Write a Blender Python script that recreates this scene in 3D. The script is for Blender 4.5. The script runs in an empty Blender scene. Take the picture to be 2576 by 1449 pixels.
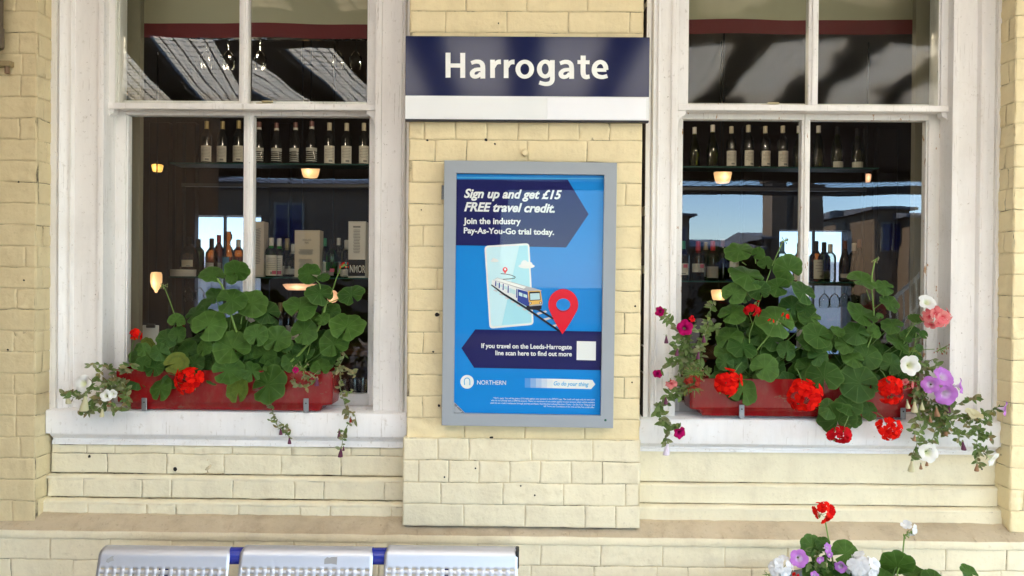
import bpy, bmesh, math, random
from mathutils import Vector, Matrix, noise
from math import sin, cos, pi, radians

C = bpy.context.scene.collection
scene = bpy.context.scene

# ------------------------------------------------------------------ camera
F, CX, CY = 1950.0, 1288.0, 724.5          # focal length and centre, in pixels of a 2576 px wide picture
CAM = Vector((0, -2.78, 1.60))
T_, P_, R_ = radians(0.58), radians(-0.33), radians(0.505)
fw = Vector((-sin(T_) * cos(P_), cos(T_) * cos(P_), sin(P_)))
ri0 = Vector((cos(T_), sin(T_), 0)); up0 = ri0.cross(fw)
ri = ri0 * cos(R_) + up0 * sin(R_); up = up0 * cos(R_) - ri0 * sin(R_)
cd = bpy.data.cameras.new('camera'); cam = bpy.data.objects.new('camera', cd); C.objects.link(cam)
cam.matrix_world = Matrix(((ri.x, up.x, -fw.x, CAM.x), (ri.y, up.y, -fw.y, CAM.y), (ri.z, up.z, -fw.z, CAM.z), (0, 0, 0, 1)))
cd.sensor_width = 36; cd.lens = F / 2576 * 36; cd.clip_end = 2000; cd.clip_start = 0.05
scene.camera = cam

# ------------------------------------------------------------------ sky, sun, exposure
SUN_EL, SUN_AZ = radians(50), radians(-88)       # azimuth from +Y towards +X: the sun stands to the left, a touch behind the station
w = bpy.data.worlds.new('World'); scene.world = w; w.use_nodes = True
nt = w.node_tree; sky = nt.nodes.new('ShaderNodeTexSky'); sky.sky_type = 'NISHITA'; sky.sun_disc = False
sky.sun_elevation = SUN_EL; sky.sun_rotation = SUN_AZ; sky.ozone_density = 6.0; sky.dust_density = .2
bg = nt.nodes['Background']; nt.links.new(sky.outputs[0], bg.inputs[0]); bg.inputs[1].default_value = 0.15
sl = bpy.data.lights.new('sun', 'SUN'); sl.energy = 5.0; sl.angle = radians(0.5); sl.color = (1, 0.91, 0.78)
so = bpy.data.objects.new('sun', sl); C.objects.link(so)
sd = Vector((sin(SUN_AZ) * cos(SUN_EL), cos(SUN_AZ) * cos(SUN_EL), sin(SUN_EL)))
so.rotation_euler = sd.to_track_quat('Z', 'Y').to_euler(); so.location = (-20, -20, 40)
scene.view_settings.view_transform = 'Standard'; scene.view_settings.look = 'None'
scene.view_settings.exposure = 3.42; scene.view_settings.gamma = 1
scene.render.engine = 'CYCLES'
cy = scene.cycles; cy.use_denoising = True; cy.max_bounces = 10; cy.diffuse_bounces = 4; cy.transparent_max_bounces = 24
cy.glossy_bounces = 4; cy.sample_clamp_indirect = 6; cy.caustics_reflective = False; cy.caustics_refractive = False

# ------------------------------------------------------------------ helpers
def ray(px, py): return fw * F + ri * (px - CX) - up * (py - CY)
def P(px, py, Y=0.0):
    d = ray(px, py); return CAM + d * ((Y - CAM.y) / d.y)
def PR(px, py, D, Yg=0.19):                       # a point at y=-D that shows mirrored in a pane at y=Yg
    d = ray(px, py); v = CAM + d * ((2 * Yg + D - CAM.y) / d.y)
    return Vector((v.x, 2 * Yg - v.y, v.z))
def S(Y): return F / (2.78 + Y)                   # pixels per metre at depth Y
def X(px, Y, py=600): return P(px, py, Y).x
def Z(py, Y, px=1288): return P(px, py, Y).z

class MB:
    def __init__(s): s.v = []; s.f = []; s.m = []; s.uv = []; s.hasuv = False
    def add(s, vs, fs, mat=0, uvs=None):
        b = len(s.v); s.v += [tuple(q) for q in vs]
        s.uv += list(uvs) if uvs else [(0.0, 0.0)] * len(vs)
        if uvs: s.hasuv = True
        for f in fs: s.f.append(tuple(i + b for i in f)); s.m.append(mat)
    def box(s, x0, x1, y0, y1, z0, z1, mat=0, bev=0.0, seg=1):
        x0, x1 = sorted((x0, x1)); y0, y1 = sorted((y0, y1)); z0, z1 = sorted((z0, z1))
        bm = bmesh.new(); bmesh.ops.create_cube(bm, size=1)
        for q in bm.verts: q.co = Vector((x0 + (q.co.x + .5) * (x1 - x0), y0 + (q.co.y + .5) * (y1 - y0), z0 + (q.co.z + .5) * (z1 - z0)))
        if bev: bmesh.ops.bevel(bm, geom=bm.edges[:], offset=bev, segments=seg, profile=.6, affect='EDGES')
        bm.verts.index_update()
        s.add([q.co for q in bm.verts], [[q.index for q in f.verts] for f in bm.faces], mat); bm.free()
    def tube(s, pts, r, seg=6, mat=0, cap=True):
        pts = [Vector(p) for p in pts]; n = len(pts); vs = []; fs = []
        for i, p in enumerate(pts):
            t = (pts[min(i + 1, n - 1)] - pts[max(i - 1, 0)]); t = t.normalized() if t.length > 1e-9 else Vector((0, 0, 1))
            a = t.cross(Vector((0.13, 0.97, 0.21))); a = a.normalized() if a.length > 1e-4 else Vector((1, 0, 0)); b = t.cross(a)
            rr = r[i] if isinstance(r, (list, tuple)) else r
            for k in range(seg): vs.append(p + (a * cos(2 * pi * k / seg) + b * sin(2 * pi * k / seg)) * rr)
        for i in range(n - 1):
            for k in range(seg): fs.append((i * seg + k, i * seg + (k + 1) % seg, (i + 1) * seg + (k + 1) % seg, (i + 1) * seg + k))
        if cap: fs.append(tuple(range(seg))[::-1]); fs.append(tuple((n - 1) * seg + k for k in range(seg)))
        s.add(vs, fs, mat)
    def lathe(s, prof, c=(0, 0, 0), seg=16, mat=0, a0=0.0, a1=2 * pi):
        full = abs(a1 - a0 - 2 * pi) < 1e-6; nn = seg if full else seg + 1; vs = []; fs = []
        for r, z in prof:
            for k in range(nn):
                a = a0 + (a1 - a0) * k / seg; vs.append((c[0] + r * cos(a), c[1] + r * sin(a), c[2] + z))
        for i in range(len(prof) - 1):
            for k in range(seg):
                k2 = (k + 1) % nn; fs.append((i * nn + k, i * nn + k2, (i + 1) * nn + k2, (i + 1) * nn + k))
        s.add(vs, fs, mat)
    def prism(s, poly, axis, a0, a1, mat=0, cap=True):       # poly in the two other axes, extruded along axis
        n = len(poly); vs = []
        for a in (a0, a1):
            for u, v in poly: vs.append({'x': (a, u, v), 'y': (u, a, v), 'z': (u, v, a)}[axis])
        fs = [(i, (i + 1) % n, n + (i + 1) % n, n + i) for i in range(n)]
        if cap: fs += [tuple(range(n))[::-1], tuple(range(n, 2 * n))]
        s.add(vs, fs, mat)
    def flat(s, pts, mat=0): s.add(pts, [tuple(range(len(pts)))], mat)
    def build(s, name, mats, parent=None, smooth=35):
        me = bpy.data.meshes.new(name); me.from_pydata(s.v, [], s.f)
        for m in (mats if isinstance(mats, (list, tuple)) else [mats]): me.materials.append(m)
        me.polygons.foreach_set('material_index', s.m)
        if s.hasuv:
            l = me.uv_layers.new(name='UVMap'); idx = [0] * len(me.loops); me.loops.foreach_get('vertex_index', idx)
            l.data.foreach_set('uv', [c for i in idx for c in s.uv[i]])
        bm = bmesh.new(); bm.from_mesh(me); bmesh.ops.recalc_face_normals(bm, faces=bm.faces[:]) if not s.hasuv else None; bm.to_mesh(me); bm.free()
        if smooth:
            me.polygons.foreach_set('use_smooth', [True] * len(me.polygons)); me.set_sharp_from_angle(angle=radians(smooth))
        o = bpy.data.objects.new(name, me); C.objects.link(o)
        if parent:
            o.parent = parent; o.matrix_parent_inverse = Matrix.Translation(-WL.get(parent.name, Vector()))
        return o

WL = {}
def tag(o, label=None, cat=None, group=None, kind=None):
    if label: o['label'] = label
    if cat: o['category'] = cat
    if group: o['group'] = group
    if kind: o['kind'] = kind
    return o
def thing(name, loc, label, cat, group=None):
    o = bpy.data.objects.new(name, None); C.objects.link(o); o.location = loc; o.empty_display_size = .05
    WL[o.name] = Vector(loc); return tag(o, label, cat, group)
def copy_tree(o, parent=None):
    c = o.copy(); C.objects.link(c)
    if parent: c.parent = parent
    for ch in list(o.children): copy_tree(ch, c)
    return c

# ------------------------------------------------------------------ materials
class N:
    def __init__(s, name):
        s.m = bpy.data.materials.new(name); s.m.use_nodes = True; s.t = s.m.node_tree; s.b = s.t.nodes['Principled BSDF']; s.out = s.t.nodes['Material Output']
    def n(s, typ, **kw):
        q = s.t.nodes.new('ShaderNode' + typ)
        for k, v in kw.items(): setattr(q, k, v)
        return q
    def l(s, a, b): s.t.links.new(a, b)
    def coord(s, scale=(1, 1, 1)):
        t = s.n('TexCoord'); mp = s.n('Mapping'); mp.inputs['Scale'].default_value = scale; s.l(t.outputs['Object'], mp.inputs['Vector']); return mp.outputs[0]
    def noise(s, scale, detail=4, rough=.55, co=None, dist=0.0):
        q = s.n('TexNoise'); q.inputs['Scale'].default_value = scale; q.inputs['Detail'].default_value = detail; q.inputs['Roughness'].default_value = rough
        q.inputs['Distortion'].default_value = dist
        s.l(co or s.coord(), q.inputs['Vector']); return q.outputs[0]
    def ramp(s, f, stops):
        q = s.n('ValToRGB'); e = q.color_ramp.elements
        while len(e) < len(stops): e.new(.5)
        for i, (p, c) in enumerate(stops):
            e[i].position = p; e[i].color = (c, c, c, 1) if isinstance(c, (int, float)) else (*c, 1)
        s.l(f, q.inputs[0]); return q.outputs[0]
    def mix(s, f, a, b, mode='MIX'):
        q = s.n('Mix', data_type='RGBA', blend_type=mode)
        for i, x in ((0, f), (6, a), (7, b)):
            if isinstance(x, (int, float)): q.inputs[i].default_value = x
            elif isinstance(x, (tuple, list)): q.inputs[i].default_value = (*x, 1)
            else: s.l(x, q.inputs[i])
        return q.outputs[2]
    def math(s, op, a, b=None):
        q = s.n('Math', operation=op)
        for i, x in ((0, a), (1, b)):
            if x is None: continue
            if isinstance(x, (int, float)): q.inputs[i].default_value = x
            else: s.l(x, q.inputs[i])
        return q.outputs[0]
    def bump(s, h, strength=.3, dist=.002):
        q = s.n('Bump'); q.inputs['Strength'].default_value = strength; q.inputs['Distance'].default_value = dist
        s.l(h, q.inputs['Height']); s.l(q.outputs[0], s.b.inputs['Normal']); return q.outputs[0]
    def base(s, c):
        if isinstance(c, (tuple, list)): s.b.inputs['Base Color'].default_value = (*c, 1)
        else: s.l(c, s.b.inputs['Base Color'])
    def set(s, rough=None, metal=None, spec=None, **kw):
        if rough is not None: s.b.inputs['Roughness'].default_value = rough
        if metal is not None: s.b.inputs['Metallic'].default_value = metal
        if spec is not None: s.b.inputs['Specular IOR Level'].default_value = spec

def plain(name, col, rough=.5, metal=0, spec=.5, var=0.0, scale=30):
    q = N(name); q.set(rough, metal, spec)
    if var: q.base(q.mix(q.noise(scale), tuple(c * (1 - var) for c in col), tuple(min(1, c * (1 + var)) for c in col)))
    else: q.base(col)
    return q.m

def masonry_paint(name, c1, c2, dirt, amount=.5, joint=False):
    q = N(name); q.set(.62, 0, .35)
    big = q.noise(2.2, 3); mid = q.noise(11, 5, .6); fine = q.noise(70, 5, .6)
    c = q.mix(q.ramp(big, [(.3, 0.), (.7, 1.)]), c1, c2)
    c = q.mix(q.math('MULTIPLY', q.ramp(mid, [(.50, 0.), (.72, 1.)]), .30 * amount), c, dirt)
    c = q.mix(q.math('MULTIPLY', q.ramp(fine, [(.60, 0.), (.74, 1.)]), .45 * amount), c, dirt)
    specks = q.noise(190, 2, .5)
    c = q.mix(q.math('MULTIPLY', q.ramp(specks, [(.71, 0.), (.77, 1.)]), .4 * amount), c, tuple(x * .45 for x in dirt))
    if joint:
        g = q.noise(7, 5, .7); c = q.mix(q.ramp(g, [(.50, 0.), (.62, 1.)]), c, (.13, .10, .065))
    st = q.noise(3.2, 6, .7, q.coord((2.4, 2.4, .55))); c = q.mix(q.math('MULTIPLY', q.ramp(st, [(.48, 0.), (.78, 1.)]), .42 * amount), c, dirt)          # rain streaks
    isl = q.n('NewGeometry').outputs['Random Per Island']
    c = q.mix(q.math('MULTIPLY', isl, .16), c, tuple(x * .75 for x in c1))
    q.base(c)
    h = q.math('ADD', q.math('MULTIPLY', fine, .5), q.math('MULTIPLY', q.noise(28, 4), 1.0))
    q.bump(h, .85, .0035); return q.m

def wood_paint(name, c=(.83, .80, .765), peel=0.0):
    q = N(name); q.set(.42, 0, .4)
    streak = q.noise(6, 5, .6, q.coord((5, 5, .8))); fine = q.noise(60, 4)
    col = q.mix(q.ramp(streak, [(.45, 0.), (.85, 1.)]), c, tuple(x * .90 for x in c))
    col = q.mix(q.math('MULTIPLY', q.ramp(fine, [(.62, 0.), (.74, 1.)]), .35), col, (.42, .37, .30))
    sp = q.noise(120, 2); col = q.mix(q.math('MULTIPLY', q.ramp(sp, [(.72, 0.), (.78, 1.)]), .8), col, (.20, .15, .10))
    ck = q.noise(5, 3, .6, q.coord((34, 34, 1.1))); col = q.mix(q.math('MULTIPLY', q.ramp(ck, [(.655, 0.), (.675, 1.), (.70, 1.), (.72, 0.)]), .5), col, (.34, .29, .23))      # fine cracks along the grain
    gm = q.noise(2.6, 5, .65); col = q.mix(q.math('MULTIPLY', q.ramp(gm, [(.52, 0.), (.75, 1.)]), .30), col, (.56, .50, .42))
    if peel:
        pn = q.noise(14, 5, .65, q.coord((3, 3, 1))); pm = q.ramp(pn, [(.60 - peel, 0.), (.615 - peel, 1.)])
        wood = q.mix(q.noise(40, 3, .5, q.coord((3, 3, .3))), (.30, .12, .06), (.62, .42, .22)); col = q.mix(pm, col, wood)
        h = q.math('SUBTRACT', q.math('MULTIPLY', fine, .3), pm)
    else: h = q.math('ADD', q.math('MULTIPLY', fine, .4), q.noise(16, 4, .5, q.coord((4, 4, .7))))
    q.base(col); q.bump(h, .3, .002); return q.m

def glass(name, tint=(.93, .95, .93), ior=1.72, rough=.0, wave=.0, wscale=3.0, haze=0.0):
    q = N(name); q.t.nodes.remove(q.b)
    tr = q.n('BsdfTransparent'); tr.inputs[0].default_value = (*tint, 1)
    gl = q.n('BsdfGlossy'); gl.inputs['Roughness'].default_value = rough; gl.inputs[0].default_value = (1, 1, 1, 1)
    fr = q.n('Fresnel'); fr.inputs[0].default_value = ior
    if wave:
        b = q.n('Bump'); b.inputs['Strength'].default_value = 1.0; b.inputs['Distance'].default_value = wave
        q.l(q.noise(wscale, 1.5, .4), b.inputs['Height']); q.l(b.outputs[0], gl.inputs['Normal'])
    mx = q.n('MixShader'); q.l(fr.outputs[0], mx.inputs[0]); q.l(tr.outputs[0], mx.inputs[1]); q.l(gl.outputs[0], mx.inputs[2]); last = mx.outputs[0]
    if haze:
        df = q.n('BsdfDiffuse'); df.inputs[0].default_value = (.30, .28, .22, 1); m2 = q.n('MixShader')
        f = q.math('MULTIPLY', q.ramp(q.noise(9, 5, .7, q.coord((2.5, 1, .5))), [(.35, .1), (.75, 1.)]), haze)
        q.l(f, m2.inputs[0]); q.l(last, m2.inputs[1]); q.l(df.outputs[0], m2.inputs[2]); last = m2.outputs[0]
    q.l(last, q.out.inputs[0]); return q.m

def emit(name, col, st):
    q = N(name); q.base(tuple(c * .5 for c in col)); g = q.n('SeparateXYZ'); q.l(q.n('TexCoord').outputs['Generated'], g.inputs[0])   # hottest around the bulb in the middle
    d = q.math('ABSOLUTE', q.math('SUBTRACT', g.outputs[0], .5)); e = q.math('ABSOLUTE', q.math('SUBTRACT', g.outputs[2], .45)); f = q.math('ADD', q.math('MULTIPLY', d, 1.6), q.math('MULTIPLY', e, .9))
    q.l(q.math('MULTIPLY', q.ramp(f, [(.05, 1.), (.45, .42), (.95, .25)]), st * 1.7), q.b.inputs['Emission Strength']); q.b.inputs['Emission Color'].default_value = (*col, 1); return q.m


def leaf_mat(name, dark, light, vein):
    q = N(name); q.set(.55, 0, .22); uv = q.n('UVMap'); sp = q.n('SeparateXYZ'); q.l(uv.outputs[0], sp.inputs[0]); th, r = sp.outputs[0], sp.outputs[1]
    isl = q.n('NewGeometry').outputs['Random Per Island']
    c = q.mix(q.ramp(isl, [(.0, 0.), (.9, 1.)]), dark, light); c = q.mix(q.ramp(isl, [(.965, 0.), (.98, .55)]), c, (.26, .25, .04))
    k = q.math('ABSOLUTE', q.math('SINE', q.math('MULTIPLY', th, pi * 9)))          # fine veins run out from the petiole
    v = q.math('MULTIPLY', q.ramp(k, [(.0, .85), (.05, .6), (.2, 0.)]), q.ramp(r, [(.05, 1.), (.95, .45)]))
    zone = q.math('MULTIPLY', q.ramp(r, [(.45, 0.), (.62, 1.), (.78, 0.)]), .35)
    c = q.mix(zone, c, tuple(x * .55 for x in dark)); c = q.mix(v, c, vein); c = q.mix(q.ramp(r, [(.90, 0.), (1.0, .45)]), c, vein)
    c = q.mix(q.math('MULTIPLY', q.noise(45, 4), .35), c, tuple(x * .7 for x in dark))
    q.base(c); q.bump(q.math('SUBTRACT', q.math('MULTIPLY', q.noise(60, 3), .5), v), .5, .002)
    t = q.n('BsdfTranslucent'); q.l(q.mix(.5, c, (.10, .22, .02)), t.inputs[0]); mx = q.n('MixShader'); mx.inputs[0].default_value = .22
    q.l(q.b.outputs[0], mx.inputs[1]); q.l(t.outputs[0], mx.inputs[2]); q.l(mx.outputs[0], q.out.inputs[0]); return q.m

def petal_mat(name, c1, c2, edge=None):
    q = N(name); q.set(.7, 0, .08); isl = q.n('NewGeometry').outputs['Random Per Island']; c = q.mix(isl, c1, c2)
    uv = q.n('UVMap'); sp = q.n('SeparateXYZ'); q.l(uv.outputs[0], sp.inputs[0])
    if edge: c = q.mix(q.ramp(sp.outputs[1], [(.1, 1.), (.5, 0.)]), c, edge)
    q.base(c); t = q.n('BsdfTranslucent'); q.l(c, t.inputs[0]); mx = q.n('MixShader'); mx.inputs[0].default_value = .3
    q.l(q.b.outputs[0], mx.inputs[1]); q.l(t.outputs[0], mx.inputs[2]); q.l(mx.outputs[0], q.out.inputs[0]); return q.m

M = {}
M['brick'] = masonry_paint('cream painted brick', (.84, .715, .44), (.81, .68, .405), (.46, .36, .20), .5)
M['brick_low'] = masonry_paint('cool lit cream painted brick', (.84, .77, .56), (.80, .72, .51), (.44, .36, .24), .7)  # same cream paint, with the cooler light low down put into its colour
M['brick_shaded'] = masonry_paint('shade toned painted brick', (.70, .585, .355), (.64, .53, .31), (.36, .27, .15), .8)  # same cream paint, with the shade on the left pier put into its colour
M['joint'] = masonry_paint('painted joint', (.79, .67, .42), (.71, .59, .35), (.36, .28, .17), .8, joint=True)
M['ledge'] = masonry_paint('weathered ledge paint', (.62, .52, .365), (.47, .385, .26), (.24, .18, .12), 1.2)
M['pit'] = plain('drill hole', (.015, .012, .01), .9)
M['white'] = wood_paint('white joinery paint')
M['sillw'] = wood_paint('white sill paint', (.82, .81, .80))
M['peel'] = wood_paint('peeling white paint', (.78, .75, .70), peel=-.025)
M['dirtwhite'] = wood_paint('grimy white paint', (.55, .52, .49))
M['gap'] = plain('dark gap', (.03, .022, .018), .9)
M['pane_up'] = glass('old window glass', (.90, .92, .88), 1.43, 0.0, .0022, 2.6)
M['pane_hazy'] = glass('grimy window glass', (.84, .86, .80), 1.38, 0.05, .0045, 3.4, haze=.04)
M['pane_low'] = glass('window glass', (.92, .94, .92), 1.68, 0.0, .0012, 2.2)
M['brass'] = plain('tarnished brass', (.50, .42, .26), .35, 1.0)
M['navy'] = plain('navy enamel', (.006, .010, .060), .10, 0, .28)
M['signwhite'] = plain('white enamel', (.80, .82, .82), .22)
M['signpatch'] = plain('white vinyl patch', (.86, .87, .90), .3)
M['signedge'] = plain('dark sign edge', (.012, .012, .022), .4)
M['letter'] = plain('white lettering', (.86, .87, .83), .3)
M['case'] = plain('grey powder coat', (.315, .345, .375), .42, 0, .4, .05, 8)
M['steel'] = plain('galvanised steel', (.30, .31, .32), .4, .8, .5, .2, 40)
M['red'] = None
# ------------------------------------------------------------------ brickwork
def sm(d, r=.006):
    t = max(0.0, min(1.0, d / r)); return t * t * (3 - 2 * t)
def brick(mb, org, U, V, Nn, u0, u1, v0, v1, rng, rough, mat=0, jit=.0015):
    g = .0011; u0 += g; u1 -= g; v0 += g; v1 -= g
    L, H = u1 - u0, v1 - v0
    if L < .012 or H < .008: return
    nu = max(2, int(L / .014)); nv = max(2, int(H / .014))
    def steps(Ln, n): return [0, .0022, .006] + [.010 + (Ln - .02) * i / n for i in range(n + 1)] + [Ln - .006, Ln - .0022, Ln]
    us = steps(L, nu) if L > .03 else [0, L * .15, L * .5, L * .85, L]; vs_ = steps(H, nv) if H > .03 else [0, H * .12, H * .35, H * .65, H * .88, H]
    off = rng.uniform(-jit, jit); tilt = rng.uniform(-.010, .010); tv = rng.uniform(-.014, .014)
    isr = rng.random() < rough; ra = rng.uniform(.0025, .0050) if isr else rng.uniform(.0007, .0018)
    pts = []
    for b in vs_:
        for a in us:
            p = org + U * (u0 + a) + V * (v0 + b); d = min(a, L - a, b, H - b)
            nz = noise.noise(p * 9) * .0012 + noise.noise(p * 38) * ra + (noise.noise(p * 85) * ra * .8 if isr else 0)
            h = off + tilt * (a - L / 2) * .3 + tv * (b - H / 2) + nz - .0020 * (1 - sm(d, .0034))
            wob = Vector((noise.noise(p * 14 + Vector((7, 0, 0))), 0, noise.noise(p * 14 + Vector((0, 9, 0))))) * .0030
            pts.append(p + Nn * h + U * wob.x + V * wob.z)
    n = len(us); fs = []
    for j in range(len(vs_) - 1):
        for i in range(n - 1): fs.append((j * n + i, j * n + i + 1, (j + 1) * n + i + 1, (j + 1) * n + i))
    mb.add(pts, fs, mat)
def brick_panel(mb, org, U, V, Nn, W, H, course, seed, rough=.12, blen=.222, flem=(), mats=(0, 1), back=.0040, start=0.0):
    rng = random.Random(seed); org = Vector(org); v = 0.0; j = 0
    while v < H - .004:
        v1 = min(H, v + course); u = 0.0
        hdr = j in flem; L = blen * (.5 if hdr else 1)
        u = -((j % 2) * .5 + start) * blen + (rng.uniform(-.02, .02))
        if hdr: u = -L * .5
        while u < W:
            l = L * rng.uniform(.97, 1.03)
            if not hdr and rng.random() < .10: l *= .5
            a, b = max(0, u), min(W, u + l)
            if W - b < .035: b = W
            if b - a > .012: brick(mb, org, U, V, Nn, a, b, v, v1, rng, rough, mats[0])
            u = b if b > a else u + l
        v = v1; j += 1
    q = [org + U * a + V * b - Nn * back for a, b in ((0, 0), (W, 0), (W, H), (0, H))]
    nu, nv = max(1, int(W / .05)), max(1, int(H / .05)); pts = []
    for b in range(nv + 1):
        for a in range(nu + 1):
            p = org + U * (W * a / nu) + V * (H * b / nv); pts.append(p - Nn * (back + noise.noise(p * 12) * .0008))
    mb.add(pts, [(b * (nu + 1) + a, b * (nu + 1) + a + 1, (b + 1) * (nu + 1) + a + 1, (b + 1) * (nu + 1) + a) for b in range(nv) for a in range(nu)], mats[1])
UX, UZ, NY = Vector((1, 0, 0)), Vector((0, 0, 1)), Vector((0, -1, 0))

B = thing('station_building', (0, 0.3, 0), 'cream painted brick station front with two white sash windows', 'building')
BM, BL = [M['brick'], M['joint'], M['pit']], [M['brick_low'], M['joint'], M['pit'], M['ledge']]
TOP = 3.42; HZW = 3.5
COURSE = .0768
# centre pier between the windows
xa, xb = X(1026, 0, 650), X(1613, 0, 650); zpb = Z(1107, 0, 1310)
mb = MB(); brick_panel(mb, (xa, 0, zpb), UX, UZ, NY, xb - xa, TOP - zpb, COURSE, 3, .08, .219, flem=(1, 4, 9, 14))
brick_panel(mb, (xb, 0, zpb), Vector((0, 1, 0)), UZ, UX, .10, TOP - zpb, COURSE, 5, .1)
brick_panel(mb, (xa, .10, zpb), Vector((0, -1, 0)), UZ, -UX, .10, TOP - zpb, COURSE, 6, .1)
rg = random.Random(4)
def hole(mb, px, py, Y, r=.005, mat=2):
    c = P(px, py, Y - .0035); mb.add([c] + [c + Vector((cos(k * pi / 4) * r * rg.uniform(.7, 1.2), -.0006, sin(k * pi / 4) * r * rg.uniform(.7, 1.2))) for k in range(8)], [(0, 1 + k, 1 + (k + 1) % 8) for k in range(8)], mat)
for px, py, r in ((1223, 502 - 150, .006), (1100, 792, .008), (1075, 353, .004), (1321, 386, .004), (1104, 1020, .005), (1254, 59, .003), (1060, 528, .003), (1245, 362, .004), (1598, 770, .004), (1590, 962, .003), (1236, 1101, .006), (1090, 885, .004)):
    hole(mb, px, py, 0, r)
# stub of an old fixing above the poster case
c = P(1321, 386, 0); mb.lathe([(.0, -.012), (.010, -.011), (.013, -.006), (.013, .002), (.006, .004), (.006, -.002), (0, -.003)], (0, 0, 0), 10, 0)
for i in range(len(mb.v) - 70, len(mb.v)):
    x, y, z = mb.v[i]; mb.v[i] = (c.x + x, c.y - .006 + z, c.z + y)
mb.build('brick_pier', BM, B)
# wider base of the pier
Yb = -.018; xa, xb = X(1013, Yb, 1220), X(1610, Yb, 1220); zb0 = Z(1326, Yb, 1310); zpt = Z(1105, Yb, 1310)
mb = MB(); ch = (zpt - zb0) / 4
brick_panel(mb, (xa, Yb, zb0), UX, UZ, NY, xb - xa, zpt - zb0, ch, 11, .14, .219, flem=(2,))
brick_panel(mb, (xb, Yb, zb0), Vector((0, 1, 0)), UZ, UX, .11, zpt - zb0, ch, 12, .1)
brick_panel(mb, (xa, .09, zb0), Vector((0, -1, 0)), UZ, -UX, .108, zpt - zb0, ch, 13, .1)
mb.add([(xa, Yb + .003, zpt - .002), (xb, Yb + .003, zpt - .002), (xb, .02, zpt + .002), (xa, .02, zpt + .002)], [(0, 1, 2, 3)], 0)
for px, py in ((1196, 1178), (1118, 1200), (1345, 1246), (1310, 1222)): hole(mb, px, py, Yb, .0035)
mb.build('pier_base', BL, B)
# outer piers, front and return
zl = Z(1313, 0, 45)
for side in (-1, 1):
    mb = MB()
    if side < 0:
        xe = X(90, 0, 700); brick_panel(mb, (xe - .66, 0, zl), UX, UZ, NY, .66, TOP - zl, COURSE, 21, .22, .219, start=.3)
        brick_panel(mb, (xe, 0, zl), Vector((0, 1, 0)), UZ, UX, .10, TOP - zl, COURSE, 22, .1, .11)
        for px, py in ((47, 458), (60, 705), (20, 880)): hole(mb, px, py, 0, .004)
    else:
        xe = X(2549, 0, 600); zl2 = Z(1340, 0, 2550); brick_panel(mb, (xe, 0, zl2), UX, UZ, NY, 1.7, TOP - zl2, COURSE, 31, .5, .219, start=.2)
        brick_panel(mb, (xe, .10, zl2), Vector((0, -1, 0)), UZ, -UX, .10, TOP - zl2, COURSE, 32, .65, .11)
    mb.build('brick_pier', [M['brick_shaded'], M['joint'], M['pit']] if side < 0 else BM, B)
# stepped courses below each window, then the sloped ledge
Yw, Yl = (.088, .070, .047), -.034
def steps_panel(pxl, pxr, zrows, seed, smooth_):
    mb = MB(); rng = random.Random(seed)
    zt, za, zb_, zc, zd, ze = zrows        # underside of sill, step 1 top/bottom, step 2 top/bottom, ledge top
    for Y, z1, z0, pl, pr, nc in ((Yw[0], zt, za, pxl[0], pxr[0], 2), (Yw[1], zb_, zc, pxl[1], pxr[1], 1), (Yw[2], zd, ze, pxl[2], pxr[2], 1)):
        x0, x1 = X(pl, Y, 1200), X(pr, Y, 1200)
        if smooth_:
            pts = []; n = 60; rows = 6
            for j in range(rows + 1):
                for i in range(n + 1):
                    p = Vector((x0 + (x1 - x0) * i / n, Y, z0 + (z1 - z0) * j / rows)); pts.append(p + NY * (noise.noise(p * 8) * .0022 + noise.noise(p * 25) * .0006))
            mb.add(pts, [(j * (n + 1) + i, j * (n + 1) + i + 1, (j + 1) * (n + 1) + i + 1, (j + 1) * (n + 1) + i) for j in range(rows) for i in range(n)], 0)
        else:
            if nc == 2:
                hs = (z1 - z0) * .30; brick_panel(mb, (x0, Y, z0), UX, UZ, NY, x1 - x0, (z1 - z0) - hs, 1, seed, .1, .219); brick_panel(mb, (x0, Y, z1 - hs), UX, UZ, NY, x1 - x0, hs, 1, seed + 1, .1, .219, start=.4)
            else: brick_panel(mb, (x0, Y, z0), UX, UZ, NY, x1 - x0, z1 - z0, 1, seed + 2 + nc, .25, .222, start=rng.random())
    for (Ya, Yb2, z1, z0, pl, pr) in ((Yw[0], Yw[1], za, zb_, pxl[1], pxr[1]), (Yw[1], Yw[2], zc, zd, pxl[2], pxr[2])):
        x0, x1 = X(pl, Ya, 1200), X(pr, Ya, 1200); prof = []
        for k in range(7):                                                   # rounded weathering between the courses
            t = k / 6; prof.append((Ya + .003 - (Ya - Yb2 + .005) * sin(t * pi / 2), z1 - .003 - (z1 - z0 - .003) * (1 - cos(t * pi / 2))))
        n = 80; pts = []; seams = set()
        a = rng.uniform(0, .2)
        while a < x1 - x0: seams.add(round(a / (x1 - x0) * n)); a += .219
        for i in range(n + 1):
            x = x0 + (x1 - x0) * i / n; dip = .003 if (i in seams and not smooth_) else 0
            for y, z in prof: p = Vector((x, y, z)); pts.append(p + Vector((0, dip, -dip * .6)) + Vector((0, noise.noise(p * 14) * .0012, noise.noise(p * 11 + Vector((3, 3, 3))) * .0014)))
        mb.add(pts, [(i * 7 + k, (i + 1) * 7 + k, (i + 1) * 7 + k + 1, i * 7 + k + 1) for i in range(n) for k in range(6)], 0)
    x0, x1 = X(pxl[0], Yw[0], 1200) - .02, X(pxr[0], Yw[0], 1200) + .02
    mb.add([(x0, .125, zrows[5] - .05), (x1, .125, zrows[5] - .05), (x1, .125, zt + .05), (x0, .125, zt + .05)], [(0, 1, 2, 3)], 1)
    return mb
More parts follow.
